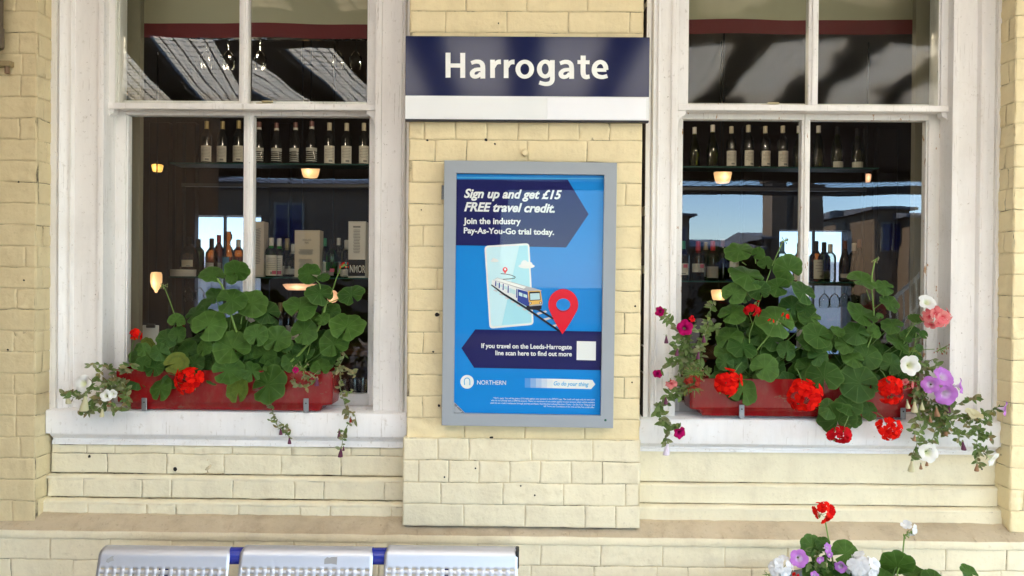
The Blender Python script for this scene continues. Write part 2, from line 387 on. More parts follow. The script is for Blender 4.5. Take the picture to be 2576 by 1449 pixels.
mb = steps_panel((128, 119, 106), (1020, 1018, 1016), (Z(1122, Yw[0], 560), Z(1193, Yw[0], 560), Z(1208, Yw[1], 560), Z(1254, Yw[1], 560), Z(1270, Yw[2], 560), Z(1313, Yw[2], 560)), 41, False)
hole(mb, 225, 1148, Yw[0], .006); hole(mb, 441, 1180, Yw[0], .008)
mb.build('stepped_courses', BL, B)
mb = steps_panel((1606, 1606, 1606), (2506, 2510, 2524), (Z(1138, Yw[0], 2070), Z(1215, Yw[0], 2070), Z(1228, Yw[1], 2070), Z(1269, Yw[1], 2070), Z(1284, Yw[2], 2070), Z(1326, Yw[2], 2070)), 51, True)
hole(mb, 2470, 1180, Yw[0], .004)
mb.build('stepped_courses', BL, B)
zt, zf = Z(1322, .0, 1288) + .012, Z(1352, Yl, 1288)
mb = MB(); prof = [(.10, zt + .004), (.048, zt + .002), (.03, zt - .004), (.008, zt - .014), (-.012, zt - .027), (-.026, zt - .036), (Yl + .001, zf + .004), (Yl - .002, zf - .003), (Yl - .003, zf - .018), (Yl, zf - .024)]
x0, x1 = -2.6, 3.5; n = 370; pts = []; a = x0; seams = set(); rng = random.Random(8)
while a < x1: seams.add(round((a - x0) / (x1 - x0) * n)); a += .222 * rng.choice((1, 1, 1, .5)) * rng.uniform(.95, 1.05)
for i in range(n + 1):
    x = x0 + (x1 - x0) * i / n; dip = .0022 if i in seams else 0
    for k, (y, z) in enumerate(prof):
        p = Vector((x + k * .003 * (1 if i in seams else 0), y, z)); pts.append(p + Vector((0, dip, -dip * .6)) + Vector((0, noise.noise(p * 16) * .003, noise.noise(p * 13 + Vector((3, 3, 3))) * .0022)))
m_ = len(prof)
for i in range(n):
    pass
fs = [(i * m_ + k, (i + 1) * m_ + k, (i + 1) * m_ + k + 1, i * m_ + k + 1) for i in range(n) for k in range(m_ - 1)]
b0 = len(mb.f); mb.add(pts, fs, 3)
for i, f in enumerate(fs):
    if f[0] % m_ >= 6: mb.m[b0 + i] = 0
mb.build('ledge', BL, B)
mb = MB(); zlow = zf - .024
brick_panel(mb, (-2.6, Yl + .004, zlow - 10 * COURSE), UX, UZ, NY, 6.1, 10 * COURSE, COURSE, 61, .18, .219, start=.25)
mb.box(-2.6, 3.5, Yl + .02, .12, .0, zlow - 10 * COURSE - .001, 0)
mb.build('lower_wall', BL, B)
# plain wall carrying on to both sides and over the windows
mb = MB()
for s in (-1, 1): mb.box(s * 2.4, s * 8, .008, .32, 0, 5.0, 0)
mb.box(-2.4, 2.4, .02, .32, TOP, 5.0, 0)
for xc0, xc1 in ((-2.4, X(95, .1)), (X(1034, .1), X(1608, .1)), (X(2545, .1), 2.4)): mb.box(xc0, xc1, .101, .32, .6, TOP, 0)
for xc0, xc1 in ((X(95, .1), X(1034, .1)), (X(1608, .1), X(2545, .1))): mb.box(xc0, xc1, .126, .32, .3, Z(1060, .15) , 0)
mb.build('wall', [M['brick']], B)
mb = MB(); mb.box(-2.8, -2.503, -3.3, .007, 0, HZW, 0); mb.build('shade_wall', [masonry_paint('shade wall brown', (.16, .10, .065), (.20, .13, .08), (.06, .05, .04), .9)], B)  # unseen dark wall added to keep light off the left pier

# ------------------------------------------------------------------ sash windows
Yo, Ybd, Yu, Yls = .085, .112, .140, .190          # architrave, pulley board, upper sash face, lower sash face
def moulding(mb, xo, xi, z0, z1, flip):
    """Architrave profile from outer edge xo to inner edge xi."""
    Wd = xi - xo
    pr = [(0, .05), (0, 0), (.30, -.001), (.34, .006), (.38, .001), (.46, -.004), (.56, .003), (.68, .010), (.78, .012), (.82, .007), (.90, .007), (.95, .014), (1.0, .030), (1.0, .06)]
    pts = [(xo + Wd * a, Yo + b * 1.5) for a, b in pr]; mb.prism(pts, 'z', z0, z1)
def window(name_px, sillpx, dims, mats, hazy, label):
    d = dims; TOPW = 3.40
    zs = Z(d['sill_top'], .07, d['cx'])
    mb = MB()
    moulding(mb, X(d['m0'], Yo), X(d['m1'], Yo), zs - .004, TOPW, 0)
    moulding(mb, X(d['m3'], Yo), X(d['m2'], Yo), zs - .004, TOPW, 1)
    # flat boards with a small bead at the sash side
    for a, b, s in ((d['m1'], d['b1'], 1), (d['m2'], d['b2'], -1)):
        x0, x1 = X(a, Ybd), X(b, Ybd); mb.box(x0 - s * .012, x1, Ybd, Ybd + .02, zs - .004, TOPW, 0, .0015)
        mb.box(x1 - s * .018, x1 + s * .006, Ybd - .008, Ybd + .15, zs - .003, TOPW, 0, .003, 2)
    mb.box(X(d['m0'], Yo), X(d['m3'], Yo), Yo + .003, .30, TOPW - .02, TOPW + .1, 0)
    for px_, s in ((d['m0'], -1), (d['m3'], 1)):
        x = X(px_, Yo); z = zs
        rg_ = random.Random(int(px_))
        while z < TOPW:                                  # the broken dark crack between joinery and brick
            l = rg_.uniform(.05, .30); wd = rg_.uniform(.002, .0065); mb.box(x + s * .0002, x + s * wd, Yo + .0015, Yo + .05, z, min(TOPW, z + l), 1); z += l + rg_.uniform(.0, .05)
    win = mb.build('window', [mats[0], M['gap']], B)
    # upper sash (outer) : stiles, mullion, meeting rail with horns
    cx_ = d['cx']
    def sash(nm, Y, l0, l1, m0, m1, r0, r1, zrail0, zrail1, ztop, zbot, up_, mt):
        mb = MB(); th = .042
        xs = [X(q, Y) for q in (l0, l1, m0, m1, r0, r1)]
        zb_, zt_ = (zbot, ztop)
        for a, b in ((xs[0], xs[1]), (xs[4], xs[5])):
            mb.box(a, b, Y, Y + th, zb_, zt_, 0, .003, 2)
        lip = .007
        for a in (xs[1] - .004, xs[4] - .006): mb.box(a, a + .010, Y + .008, Y + th - .004, zb_ + .01, zt_ - .01, 0, .003, 2)
        mb.box(xs[2], xs[3], Y + .004, Y + th - .003, zb_ + .01, zt_ - .01, 0, .004, 2)
        mb.box((xs[2] + xs[3]) / 2 - .007, (xs[2] + xs[3]) / 2 + .007, Y - .002, Y + .01, zb_ + .012, zt_ - .012, 0, .003, 2)
        mb.box(xs[1] - .003, xs[4] + .003, Y - .003 if up_ else Y + .002, Y + th, zrail0, zrail1, 0, .003, 2)
        if up_:
            mb.box(xs[0] - .012, xs[5] + .012, Y - .008, Y + .02, zrail1 - .021, zrail1 + .002, 0, .003, 2)
            for x, s in ((xs[0], 1), (xs[5], -1)):       # curved horns under the rail ends
                pl = []
                for k in range(9):
                    t = k / 8; pl.append((x + s * (.036 * t), zrail0 - .002 - .045 * (1 - t) ** 1.6 * (1 if k else 1)))
                poly = [(x - s * .006, zrail0), (x - s * .010, zrail0 - .03), (x - s * .008, zrail0 - .052), (x + s * .002, zrail0 - .058), (x + s * .010, zrail0 - .050), (x + s * .014, zrail0 - .035), (x + s * .024, zrail0 - .022), (x + s * .036, zrail0 - .016), (x + s * .040, zrail0)]
                if s < 0: poly = poly[::-1]
                mb.prism(poly, 'y', Y + .002, Y + .035)
        o = mb.build(nm, mt, win)
        return xs
    zr1, zr0 = Z(d['ur0'], Yu, cx_), Z(d['ur1'], Yu, cx_)
    xs = sash('upper_sash', Yu, d['ul0'], d['ul1'], d['um0'], d['um1'], d['ur_0'], d['ur_1'], zr0, zr1, TOPW - .02, zr0, True, [mats[0]])
    def pane(x0, x1, z0, z1, Y, tl, tv, mt):
        mb = MB(); n = 10; pts = []
        for j in range(n + 1):
            for i in range(n + 1):
                x = x0 - .006 + (x1 - x0 + .012) * i / n; z = z0 - .006 + (z1 - z0 + .012) * j / n
                pts.append((x, Y + (x - (x0 + x1) / 2) * tl + (z - (z0 + z1) / 2) * tv, z))
        mb.add(pts, [(j * (n + 1) + i, j * (n + 1) + i + 1, (j + 1) * (n + 1) + i + 1, (j + 1) * (n + 1) + i) for j in range(n) for i in range(n)], 0)
        o = mb.build('pane', mt, win, smooth=180)
    t = d['tilt']
    pane(xs[1], xs[2], zr1, TOPW - .03, Yu + .020, t[0], t[1], hazy); pane(xs[3], xs[4], zr1, TOPW - .03, Yu + .020, t[2], t[3], hazy)
    zlt, zl0, zl1 = Z(d['lr0'], Yls, cx_), Z(d['lr1'], Yls, cx_), Z(d['gbot'], Yls, cx_)
    xs2 = sash('lower_sash', Yls, d['ll0'], d['ll1'], d['lm0'], d['lm1'], d['lr_0'], d['lr_1'], zl0, zlt + .03, zlt + .03, zs + .004, False, [M['dirtwhite'] if False else mats[1]])
    mb = MB(); mb.box(xs2[1] - .002, xs2[4] + .002, Yls + .003, Yls + .042, zs + .002, zl1, 0, .004, 2)
    mb.box(xs2[0], xs2[5], Yls - .012, Yls + .002, zs - .002, zs + .008, 0, .002)
    mb.build('bottom_rail', [M['dirtwhite']], win)
    pane(xs2[1], xs2[2], zl1, zl0, Yls + .024, t[4], t[5], M['pane_low']); pane(xs2[3], xs2[4], zl1, zl0, Yls + .024, t[6], t[7], M['pane_low'])
    # sill: board with square nose, cavetto moulding under it
    Ys = .058
    mb = MB(); x0, x1 = X(sillpx[0], Ys, 1050), X(sillpx[1], Ys, 1050); z1, z0 = Z(sillpx[2], Ys, cx_), Z(sillpx[3], Ys, cx_); z2 = Z(sillpx[4], .075, cx_)
    mb.prism([(Ys, z0), (Ys, z1 - .004), (Ys + .004, z1), (.30, z1 + .012), (.30, z0 + .004), (Ys + .01, z0)], 'x', x0, x1)
    h = z0 - z2
    mb.prism([(.125, z0 + .006), (.066, z0 + .006), (.066, z0 - .1 * h), (.070, z0 - .22 * h), (.078, z0 - .36 * h), (.085, z0 - .52 * h), (.0845, z0 - .62 * h), (.078, z0 - .72 * h), (.076, z2), (.125, z2)], 'x', x0 + .012, x1 - .012)
    mb.build('sill', [M['sillw']], win, smooth=50)
    # catch on the meeting rail
    px, py = d['catch']; c = P(px, py, Yls - .004); mb = MB()
    mb.box(c.x - .032, c.x + .026, c.y - .004, c.y + .010, c.z - .007, c.z - .001, 0, .002, 2); mb.box(c.x - .008, c.x + .034, c.y - .008, c.y + .004, c.z - .001, c.z + .006, 0, .002, 2)
    mb.build('sash_catch', [M['brass']], win)
    # plaster-free reveal behind the sash (painted lining)
    mb = MB()
    for x, s in ((X(d['b1'], Ybd), 1), (X(d['b2'], Ybd), -1)):
        mb.box(x - s * .06, x + s * .002, Ybd + .152, .30, zs - .01, TOPW, 0); mb.box(x - s * .02, x + s * .055, .28, .31, zs - .01, TOPW, 1)
    mb.build('lining', [M['white'], plain('olive lining', (.16, .14, .09), .6)], win)
    return win
DL = dict(cx=560, m0=125, m1=178, b1=258, m2=1001, m3=1030, b2=946, sill_top=1034, ul0=259, ul1=292, um0=597, um1=620, ur_0=923, ur_1=945,
          ur0=262, ur1=275, ll0=280, ll1=315, lm0=610, lm1=635, lr_0=930, lr_1=948, lr0=273, lr1=290, gbot=988, catch=(665, 258), tilt=(.10, .0, -.03, 0, .004, .0, -.004, 0))
window('left', (115, 1023, 1036, 1095, 1122), DL, (M['white'], M['white']), M['pane_up'], '')
DR = dict(cx=2040, m0=1622, m1=1660, b1=1697, m2=2462, m3=2524, b2=2394, sill_top=1056, ul0=1697, ul1=1725, um0=2030, um1=2055, ur_0=2362, ur_1=2392,
          ur0=266, ur1=280, ll0=1699, ll1=1713, lm0=2015, lm1=2037, lr_0=2333, lr_1=2374, lr0=280, lr1=301, gbot=1014, catch=(1936, 262), tilt=(-.04, 0, -.05, 0, .002, 0, -.003, 0))
window('right', (1605, 2525, 1057, 1119, 1140), DR, (M['white'], M['peel']), M['pane_hazy'], '')
# ------------------------------------------------------------------ lettering
def text_mesh(body, bold=0.0, shear=0.0, space=1.0):
    cu = bpy.data.curves.new('lettering', 'FONT'); cu.body = body; cu.offset = bold; cu.shear = shear; cu.resolution_u = 4; cu.space_character = space
    o = bpy.data.objects.new('lettering', cu); C.objects.link(o); dg = bpy.context.evaluated_depsgraph_get(); ev = o.evaluated_get(dg); me = ev.to_mesh()
    vs = [Vector(v.co) for v in me.vertices]; fs = [tuple(p.vertices) for p in me.polygons]; ev.to_mesh_clear()
    bpy.data.objects.remove(o); bpy.data.curves.remove(cu); return vs, fs
def put_text(mb, body, pl, pr, cap, Y, mat, bold=0.0, shear=0.0, space=1.0, capref=.729):
    """Write body from photo point pl to pr (ends of its baseline) on the plane y=Y, capitals cap pixels tall."""
    vs, fs = text_mesh(body, bold, shear, space)
    x0, x1 = min(v.x for v in vs), max(v.x for v in vs); dx, dy = (pr[0] - pl[0]), (pr[1] - pl[1]); L = math.hypot(dx, dy); ux, uy = dx / L, dy / L
    out = []
    for v in vs:
        a = (v.x - x0) / (x1 - x0) * L; b = v.y / capref * cap
        out.append(P(pl[0] + ux * a + uy * b, pl[1] + uy * a - ux * b, Y))
    mb.add(out, fs, mat)
def ell(cx, cy, rx, ry, n=20): return [(cx + rx * cos(2 * pi * k / n), cy + ry * sin(2 * pi * k / n)) for k in range(n)]

# ------------------------------------------------------------------ station name sign
Ysn = -.030
def quad(px, Y): return [P(x, y, Y) for x, y in px]
sg = thing('station_sign', P(1327, 308, -.01), 'long navy and white enamel station name sign reading Harrogate', 'sign')
cs = quad([(1020, 88.5), (1635, 94), (1633.5, 308), (1020, 302.5)], Ysn); x0, x1 = cs[0].x, cs[1].x; z1, z0 = (cs[0].z + cs[1].z) / 2, (cs[2].z + cs[3].z) / 2
zsp = Z(242, Ysn, 1327)
mb = MB(); mb.box(x0, x1, Ysn + .002, -.004, z0, z1, 0, .002); mb.build('sign_back', [M['signedge']], sg)
mb = MB(); mb.box(x0 + .001, x1 - .001, Ysn - .0005, Ysn + .002, zsp, z1 - .0015, 0, .001); mb.build('name_panel', [M['navy']], sg)
mb = MB(); mb.box(x0 + .001, x1 - .001, Ysn - .0003, Ysn + .0018, z0 + .006, zsp - .0002, 0, .0006); wp = mb.build('lower_panel', [M['signwhite']], sg)
q = quad([(1377, 247), (1625, 247)], Ysn); mb = MB(); mb.box(q[0].x, q[1].x, Ysn - .0012, Ysn - .0003, z0 + .009, zsp - .006, 0, .0004); mb.build('patch', [M['signpatch']], wp)
mb = MB(); nl = [0]
def stroke(pts, ws, closed=False, dx=0, dy=0):
    """A brush stroke of the station lettering, measured on the sign."""
    n = len(pts); vs = []; nl[0] += 1; Y = Ysn - .0012 - .00012 * nl[0]
    if isinstance(ws, (int, float)): ws = [ws] * n
    for i in range(n):
        a = Vector(pts[i - 1] if (i or closed) else pts[0]); b = Vector(pts[(i + 1) % n] if (i < n - 1 or closed) else pts[-1]); t = (b - a).normalized(); q = Vector((-t.y, t.x)) * ws[i] / 2
        for s_ in (1, -1): p = Vector(pts[i]) + q * s_ + Vector((dx, dy)); vs.append(P(972.7 + .27774 * p.x, .27774 * p.y, Y))
    m = n if closed else n - 1; mb.add(vs, [(2 * i, 2 * i + 1, 2 * ((i + 1) % n) + 1, 2 * ((i + 1) % n)) for i in range(m)], 0)
def spline(pts, k=5):
    out = []; n = len(pts)
    for i in range(n - 1):
        p0, p1, p2, p3_ = [Vector(pts[max(0, min(n - 1, i + d))]) for d in (-1, 0, 1, 2)]
        for j in range(k): t = j / k; out.append(tuple(.5 * ((2 * p1) + (p2 - p0) * t + (2 * p0 - 5 * p1 + 4 * p2 - p3_) * t * t + (3 * p1 - p0 - 3 * p2 + p3_) * t ** 3)))
    return out + [tuple(pts[-1])]
def curved(pts, ws, dx=0, dy=0):
    q = spline([(x, y, w_) for (x, y), w_ in zip(pts, ws)]); stroke([(x, y) for x, y, _ in q], [w_ for *_, w_ in q], False, dx, dy)
def letter_a(dx, dy):
    curved([(766, 571), (790, 562), (815, 558), (845, 563), (866, 583), (871, 615), (871, 660), (871, 711)], [34, 36, 37, 40, 43, 44, 44, 44], dx, dy)
    curved([(856, 627), (820, 629), (792, 638), (775, 660), (780, 684), (802, 694), (830, 687), (854, 662)], [33, 33, 36, 43, 42, 36, 34, 34], dx, dy)
def letter_r(dx, dy):
    stroke([(959, 541), (959, 706)], 43, False, dx, dy); curved([(972, 610), (986, 578), (1008, 562), (1035, 560)], [26, 34, 40, 43], dx, dy)
def ringo(cx, cy, rx, ry, wx, wy): n = 40; stroke([(cx + rx * cos(2 * pi * k / n), cy + ry * sin(2 * pi * k / n)) for k in range(n)], [wx * abs(cos(2 * pi * k / n)) ** 2 + wy * abs(sin(2 * pi * k / n)) ** 2 for k in range(n)], True)
stroke([(556, 477), (556, 703)], 45); stroke([(689, 479), (689, 705)], 45); stroke([(577, 593), (668, 594)], 38)
letter_a(0, 0); letter_r(0, 0); letter_r(123, 1); ringo(1251, 627, 62, 68, 44, 36); ringo(1436, 625, 53, 67, 44, 36)
stroke([(1501, 545), (1501, 690)], 43); curved([(1501, 685), (1499, 728), (1480, 753), (1447, 761), (1415, 757), (1382, 747)], [43, 43, 41, 38, 36, 36])
letter_a(804, 3); curved([(1780, 503), (1779, 580), (1779, 650), (1786, 684), (1806, 697), (1838, 693)], [46, 46, 46, 45, 41, 36]); stroke([(1728, 562), (1838, 564)], 36)
curved([(1986, 634), (1982, 600), (1965, 573), (1938, 561), (1908, 571), (1886, 597), (1879, 632), (1886, 664), (1908, 688), (1945, 698), (1974, 695), (1999, 687)], [44, 44, 41, 37, 41, 44, 45, 44, 40, 37, 36, 36]); stroke([(1890, 634), (1990, 635)], 32)
mb.build('lettering', [M['letter']], sg, smooth=None)

# ------------------------------------------------------------------ poster case
Yf, Yp = -.055, -.036
pc = thing('poster_case', P(1331, 1075, -.02), 'grey framed noticeboard with a blue railway poster behind glass', 'noticeboard')
fo = [(1117.3, 403), (1552.5, 409), (1542.5, 1077.5), (1110.8, 1070.5)]; fi = [(1148, 435), (1521, 439.5), (1511.4, 1046), (1140.8, 1040)]
mb = MB(); O, I = quad(fo, Yf), quad(fi, Yf); OB = [v + Vector((0, .05, 0)) for v in O]; IB = [v + Vector((0, .022, 0)) for v in I]
be = .002
Oi = [v + (I[k] - v).normalized() * be for k, v in enumerate(O)]; Ob = [v + Vector((0, be, 0)) for v in O]
vs = Oi + I + IB + Ob + OB
fs = []
for k in range(4):
    j = (k + 1) % 4; fs += [(k, j, 4 + j, 4 + k), (4 + k, 4 + j, 8 + j, 8 + k), (12 + k, 12 + j, j, k), (16 + k, 16 + j, 12 + j, 12 + k)]
fs.append((16, 17, 18, 19)); mb.add(vs, fs, 0); frame = mb.build('frame', [M['case']], pc, smooth=None)
mb = MB()
for px, py in ((1523, 1057),): c = P(px, py, Yf - .0005); mb.lathe([(0, -.002), (.004, -.001), (.0045, .001)], (0, 0, 0), 10); mb.v = [(c.x + a, c.y + z, c.z + b) for a, b, z in mb.v]
mb.build('lock', [plain('green lock', (.01, .10, .06), .4)], frame)
for py0, py1 in ((466, 502), (992, 1024)):
    mb = MB(); c0, c1 = P(1114.5, py0, -.03), P(1114.0, py1, -.03)
    for k in range(3): a = c0.lerp(c1, k / 3 + .01); b = c0.lerp(c1, (k + 1) / 3 - .01); mb.tube([a, b], .0055, 8)
    mb.build('hinge', [M['steel']], pc)
A = lambda x, y: (1073.3 + .25 * x, 375.7 + .25 * y)          # upper and lower halves of the printed sheet
Bq = lambda x, y: (1073.3 + .2778 * x, 704.4 + .2778 * y)
PC = [('sky blue print', (.008, .235, .66)), ('navy print', (.012, .013, .10)), ('white print', (.80, .82, .80)), ('pale blue print', (.38, .72, .82)), ('paler blue print', (.58, .82, .88)),
      ('red print', (.72, .012, .03)), ('yellow print', (.80, .48, .12)), ('black print', (.012, .012, .02)), ('train blue print', (.03, .06, .30)), ('grey print', (.45, .45, .47)),
      ('window tint print', (.55, .75, .78)), ('dark red print', (.36, .01, .03)), ('cyan print', (.06, .40, .72)), ('sleeper print', (.62, .62, .62))]
PM = [plain(n, c, .6, 0, .12) for n, c in PC]
for i in range(5):
    t = (i + .5) / 5; PM.append(plain('fading white print', tuple(a + (b - a) * t for a, b in zip(PC[0][1], PC[2][1])), .38, 0, .3))
mb = MB(); lay = [0]
def pf(pts, mat, k): mb.add([P(x, y, Yp - .0004 * k) for x, y in pts], [tuple(range(len(pts)))], mat)
pf([(1146, 433), (1523, 437), (1513, 1048), (1139, 1042)], 0, 0)
pf([A(299, 275), A(1790, 290), A(1790, 300), A(299, 290)], 12, 1)
pf([A(296, 302), A(1420, 305), A(1630, 652), A(1403, 987), A(293, 965)], 1, 1)
put_text(mb, 'Sign up and get £15', A(375, 484), A(1360, 499), 22.5, Yp - .001, 2, .034, .28)
put_text(mb, 'FREE travel credit.', A(377, 619), A(1290, 635), 22.5, Yp - .001, 2, .034, .28)
put_text(mb, 'Join the industry', A(370, 748), A(948, 752), 15.5, Yp - .001, 2, .030)
put_text(mb, 'Pay-As-You-Go trial today.', A(373, 843), A(1282, 860), 15.0, Yp - .001, 2, .030)
def rr(pts, r, n=5):
    out = []; k = len(pts)
    for i in range(k):
        p, a, b = Vector(pts[i]), Vector(pts[i - 1]), Vector(pts[(i + 1) % k]); u, v = (a - p).normalized() * r, (b - p).normalized() * r
        for j in range(n + 1):
            t = j / n; out.append(tuple(p + u * (1 - t) ** 2 + v * t ** 2))
    return out
pf(rr([(1218.5, 618.5), (1331.5, 611.5), (1342.5, 817), (1231.5, 827)], 10), 2, 2)
pf(rr([(1223.5, 622.5), (1328, 616.5), (1337.8, 812.5), (1236, 821.5)], 7), 4, 3)
pf([(1306, 618.5), (1327, 617.5), (1337.5, 811), (1262, 818)], 3, 4)
for cx, cy, s in ((1244.5, 655, .5), (1324.5, 666.5, 1.0)):
    for j, (dx, dy, rx, ry) in enumerate(((0, 3, 20.5, 6), (-5, -3, 9, 9), (7, -1, 8, 7))): pf(ell(cx + dx * s, cy + dy * s, rx * s, ry * s), 2, 5 + j)
pf(ell(1270.8, 678, 6.2, 6.2), 5, 6); pf([(1265, 680.5), (1276.6, 680.5), (1270.5, 689)], 5, 7); pf(ell(1270.8, 677.5, 2.6, 2.6), 2, 8)
def ribbon(pts, wd, mat, k):
    for a, b in zip(pts, pts[1:]):
        a, b = Vector(a), Vector(b); t = (b - a).normalized(); nn = Vector((-t.y, t.x)) * wd / 2; pf([tuple(a + nn), tuple(b + nn), tuple(b - nn), tuple(a - nn)], mat, k)
ribbon([A(745, 1250), A(800, 1255), A(860, 1268), A(893, 1285), A(885, 1297), A(840, 1303), A(765, 1308)], 1.6, 7, 6)
for t in range(7): x, y = Bq(640 + t * 52, 68 + t * 34); pf([(x - 8, y + 5), (x + 1, y + 8), (x - 1, y + 11), (x - 10, y + 8)], 13, 5)
for x, y in ((1000, 298), (1062, 350), (1130, 412)): a, b = Bq(x, y), Bq(x + 95, y - 12); pf([Bq(x - 5, y), Bq(x + 80, y - 22), Bq(x + 92, y - 8), Bq(x + 8, y + 18)], 13, 5)
ribbon([Bq(588, 40), Bq(700, 128), Bq(912, 262), Bq(1215, 472)], 5.2, 7, 6); ribbon([Bq(1000, 262), Bq(1150, 352)], 5.0, 7, 6)
pf([Bq(600, 0), Bq(640, -22), Bq(735, 8), Bq(1035, 92), Bq(1045, 100), Bq(915, 104), Bq(690, 28)], 9, 7)
pf([Bq(604, 0), Bq(640, -18), Bq(735, 12), Bq(900, 62), Bq(880, 80), Bq(690, 22)], 2, 8)
pf([Bq(590, -2), Bq(690, 28), Bq(915, 104), Bq(930, 235), Bq(905, 240), Bq(700, 118), Bq(588, 40)], 2, 8)
pf([Bq(825, 82), Bq(915, 106), Bq(930, 235), Bq(905, 238), Bq(822, 190)], 8, 9)
for a, b in ((622, 10), (655, 22), (690, 32), (735, 48), (812, 78)): pf([Bq(a, b), Bq(a + 9, b + 3), Bq(a + 7, b + 85 * (.5 + (a - 600) / 420)), Bq(a - 3, b + 80 * (.5 + (a - 600) / 420))], 8, 10)
for a0, a1, y0, y1 in ((634, 652, 25, 30), (665, 686, 38, 46), (702, 730, 52, 66), (747, 806, 72, 100), (835, 868, 108, 128), (876, 910, 124, 140)): pf([Bq(a0, y0), Bq(a1, y0 + (a1 - a0) * .35), Bq(a1, y1 + (a1 - a0) * .35 + 12), Bq(a0, y1 + 12)], 10, 11)
pf(rr([Bq(915, 100), Bq(1032, 96), Bq(1050, 215), Bq(928, 228)], 2.5), 6, 9)
pf(rr([Bq(928, 108), Bq(1026, 104), Bq(1032, 182), Bq(932, 188)], 2), 7, 10); pf(rr([Bq(936, 122), Bq(1022, 118), Bq(1027, 176), Bq(938, 181)], 1.5), 10, 11)
for x, y in ((938, 209), (1032, 206)): pf(ell(*Bq(x, y), 3.6, 3.0, 10), 7, 11); pf(ell(*Bq(x, y), 2.0, 1.8, 8), 2, 12)
pf([Bq(903, 234), Bq(1042, 226), Bq(1040, 262), Bq(1000, 272), Bq(905, 266)], 7, 10); pf([Bq(930, 228), Bq(1048, 217), Bq(1044, 229), Bq(932, 238)], 9, 11)
def pin(cx, cy, rx, ry, tip, hx, hy, k):
    n = 36; pts = []
    for i in range(n + 1):
        a = pi * .88 + (pi * 1.24) * i / n; pts.append((cx + rx * cos(a), cy + ry * sin(a)))
    ri_, le = pts[-1], pts[0]
    q = [(ri_[0] + (tip[0] - ri_[0]) * t + (7 * t * (1 - t)), ri_[1] + (tip[1] - ri_[1]) * t) for t in (.25, .5, .75)]
    q2 = [(tip[0] + (le[0] - tip[0]) * t - (7 * t * (1 - t)), tip[1] + (le[1] - tip[1]) * t) for t in (.25, .5, .75)]
    pf(pts + q + [tip] + q2, 5, k); pf(ell(cx, cy + 3, hx, hy), 11, k + 1); pf(ell(cx, cy, hx, hy - 1), 0, k + 2)
pin(*Bq(1237, 222), 37.6, 39, Bq(1229, 492), 17.8, 16.3, 13)
pf([Bq(315, 617), Bq(440, 447), Bq(1583, 467), Bq(1580, 817), Bq(430, 795)], 1, 3)
put_text(mb, 'If you travel on the Leeds-Harrogate', Bq(495, 614), Bq(1314, 627), 11.8, Yp - .0018, 2, .026)
put_text(mb, 'line scan here to find out more', Bq(622, 679), Bq(1314, 690), 11.8, Yp - .0018, 2, .026)
pf([Bq(1360, 553), Bq(1533, 557), Bq(1531, 728), Bq(1357, 724)], 2, 5)
lx, ly = Bq(366, 922); pf(ell(lx, ly, 17, 17.2, 28), 2, 2)
ribbon([(lx - 6.5, ly + 8)] + [(lx + 7 * cos(a), ly - 2.5 + 7.2 * sin(a)) for a in [pi + pi * k / 10 for k in range(11)]] + [(lx + 7, ly + 8.5)], 2.2, 12, 3)
put_text(mb, 'NORTHERN', Bq(457, 946), Bq(718, 950), 11.4, Yp - .0008, 2, .0)
for i in range(5):
    a, b = 890 + i * 50, 940 + i * 50; ya = lambda x: (889 + (x - 890) * .02, 974 + (x - 890) * .022)
    pf([Bq(a, ya(a)[0]), Bq(b, ya(b)[0]), Bq(b, ya(b)[1]), Bq(a, ya(a)[1])], 14 + i, 2)
pf([Bq(1140, 894), Bq(1500, 905), Bq(1527, 945), Bq(1488, 988), Bq(1140, 979.5)], 2, 2)
put_text(mb, 'Go do your thing', Bq(1150, 953), Bq(1467, 962), 10.4, Yp - .0013, 12, .018, .25)
for t, a, b in (("*T&C's apply. You will be given a £15 credit against your account in the DPAYG app. The credit will apply only to new users", (603, 1076), (1521, 1091)),
                ('who do not already have a DPAYG account. There is a maximum of one credit applied to your account which will be available', (583, 1096), (1521, 1115)),
                ('until the one credit is exhausted through journey purchases. Visit Northernrailway/Northern Trains - Go Do Your Thing to read', (577, 1119), (1521, 1138)),
                ('full Terms and Conditions of the trial and the free credit offer.', (1060, 1149), (1520, 1160))): put_text(mb, t, Bq(*a), Bq(*b), 4.2, Yp - .0008, 2)
pf([Bq(246, 1103), Bq(358, 1212), Bq(240, 1210)], 9, 3); put_text(mb, 'All other po', Bq(249, 1132), Bq(332, 1212), 5.2, Yp - .0018, 7, .012)
mb.build('poster', PM, pc, smooth=None)
mb = MB(); mb.add(quad([(1147, 434), (1522, 438.5), (1512.4, 1047), (1139.8, 1041)], Yp - .0125), [(0, 1, 2, 3)]); mb.build('pane', [glass('poster glass', (.97, .98, .98), 1.26)], pc, smooth=None)

# small corroded pintle on the left pier
pt = thing('hinge_pintle', P(14, 158, -.01), 'rusty cut off iron pintle stuck in the left brick pier', 'iron fixing')
mb = MB(); a = P(-14, 157, -.012); b = P(31, 160, -.012); mb.box(a.x, b.x, -.026, .0, b.z - .012, b.z + .008, 0, .003, 2); mb.build('bar', [plain('painted rust', (.30, .23, .12), .8, 0, .3, .5, 40)], pt)
mb = MB(); mb.lathe([(0, 0), (.008, 0), (.008, .03), (0, .03)], (b.x - .018, -.013, b.z - .036), 10); mb.build('pin', [plain('rust', (.20, .13, .08), .8, 0, .3, .5, 40)], pt)
dp = thing('drainpipe', P(-6, 300, -.06), 'dark painted drainpipe at the left edge of the brick pier', 'drainpipe')
c = P(-18, 90, -.05); mb = MB(); mb.tube([(c.x, -.05, Z(128, -.05)), (c.x, -.05, 3.5)], .032, 14); mb.build('pipe', [plain('brown pipe paint', (.10, .075, .05), .5)], dp)
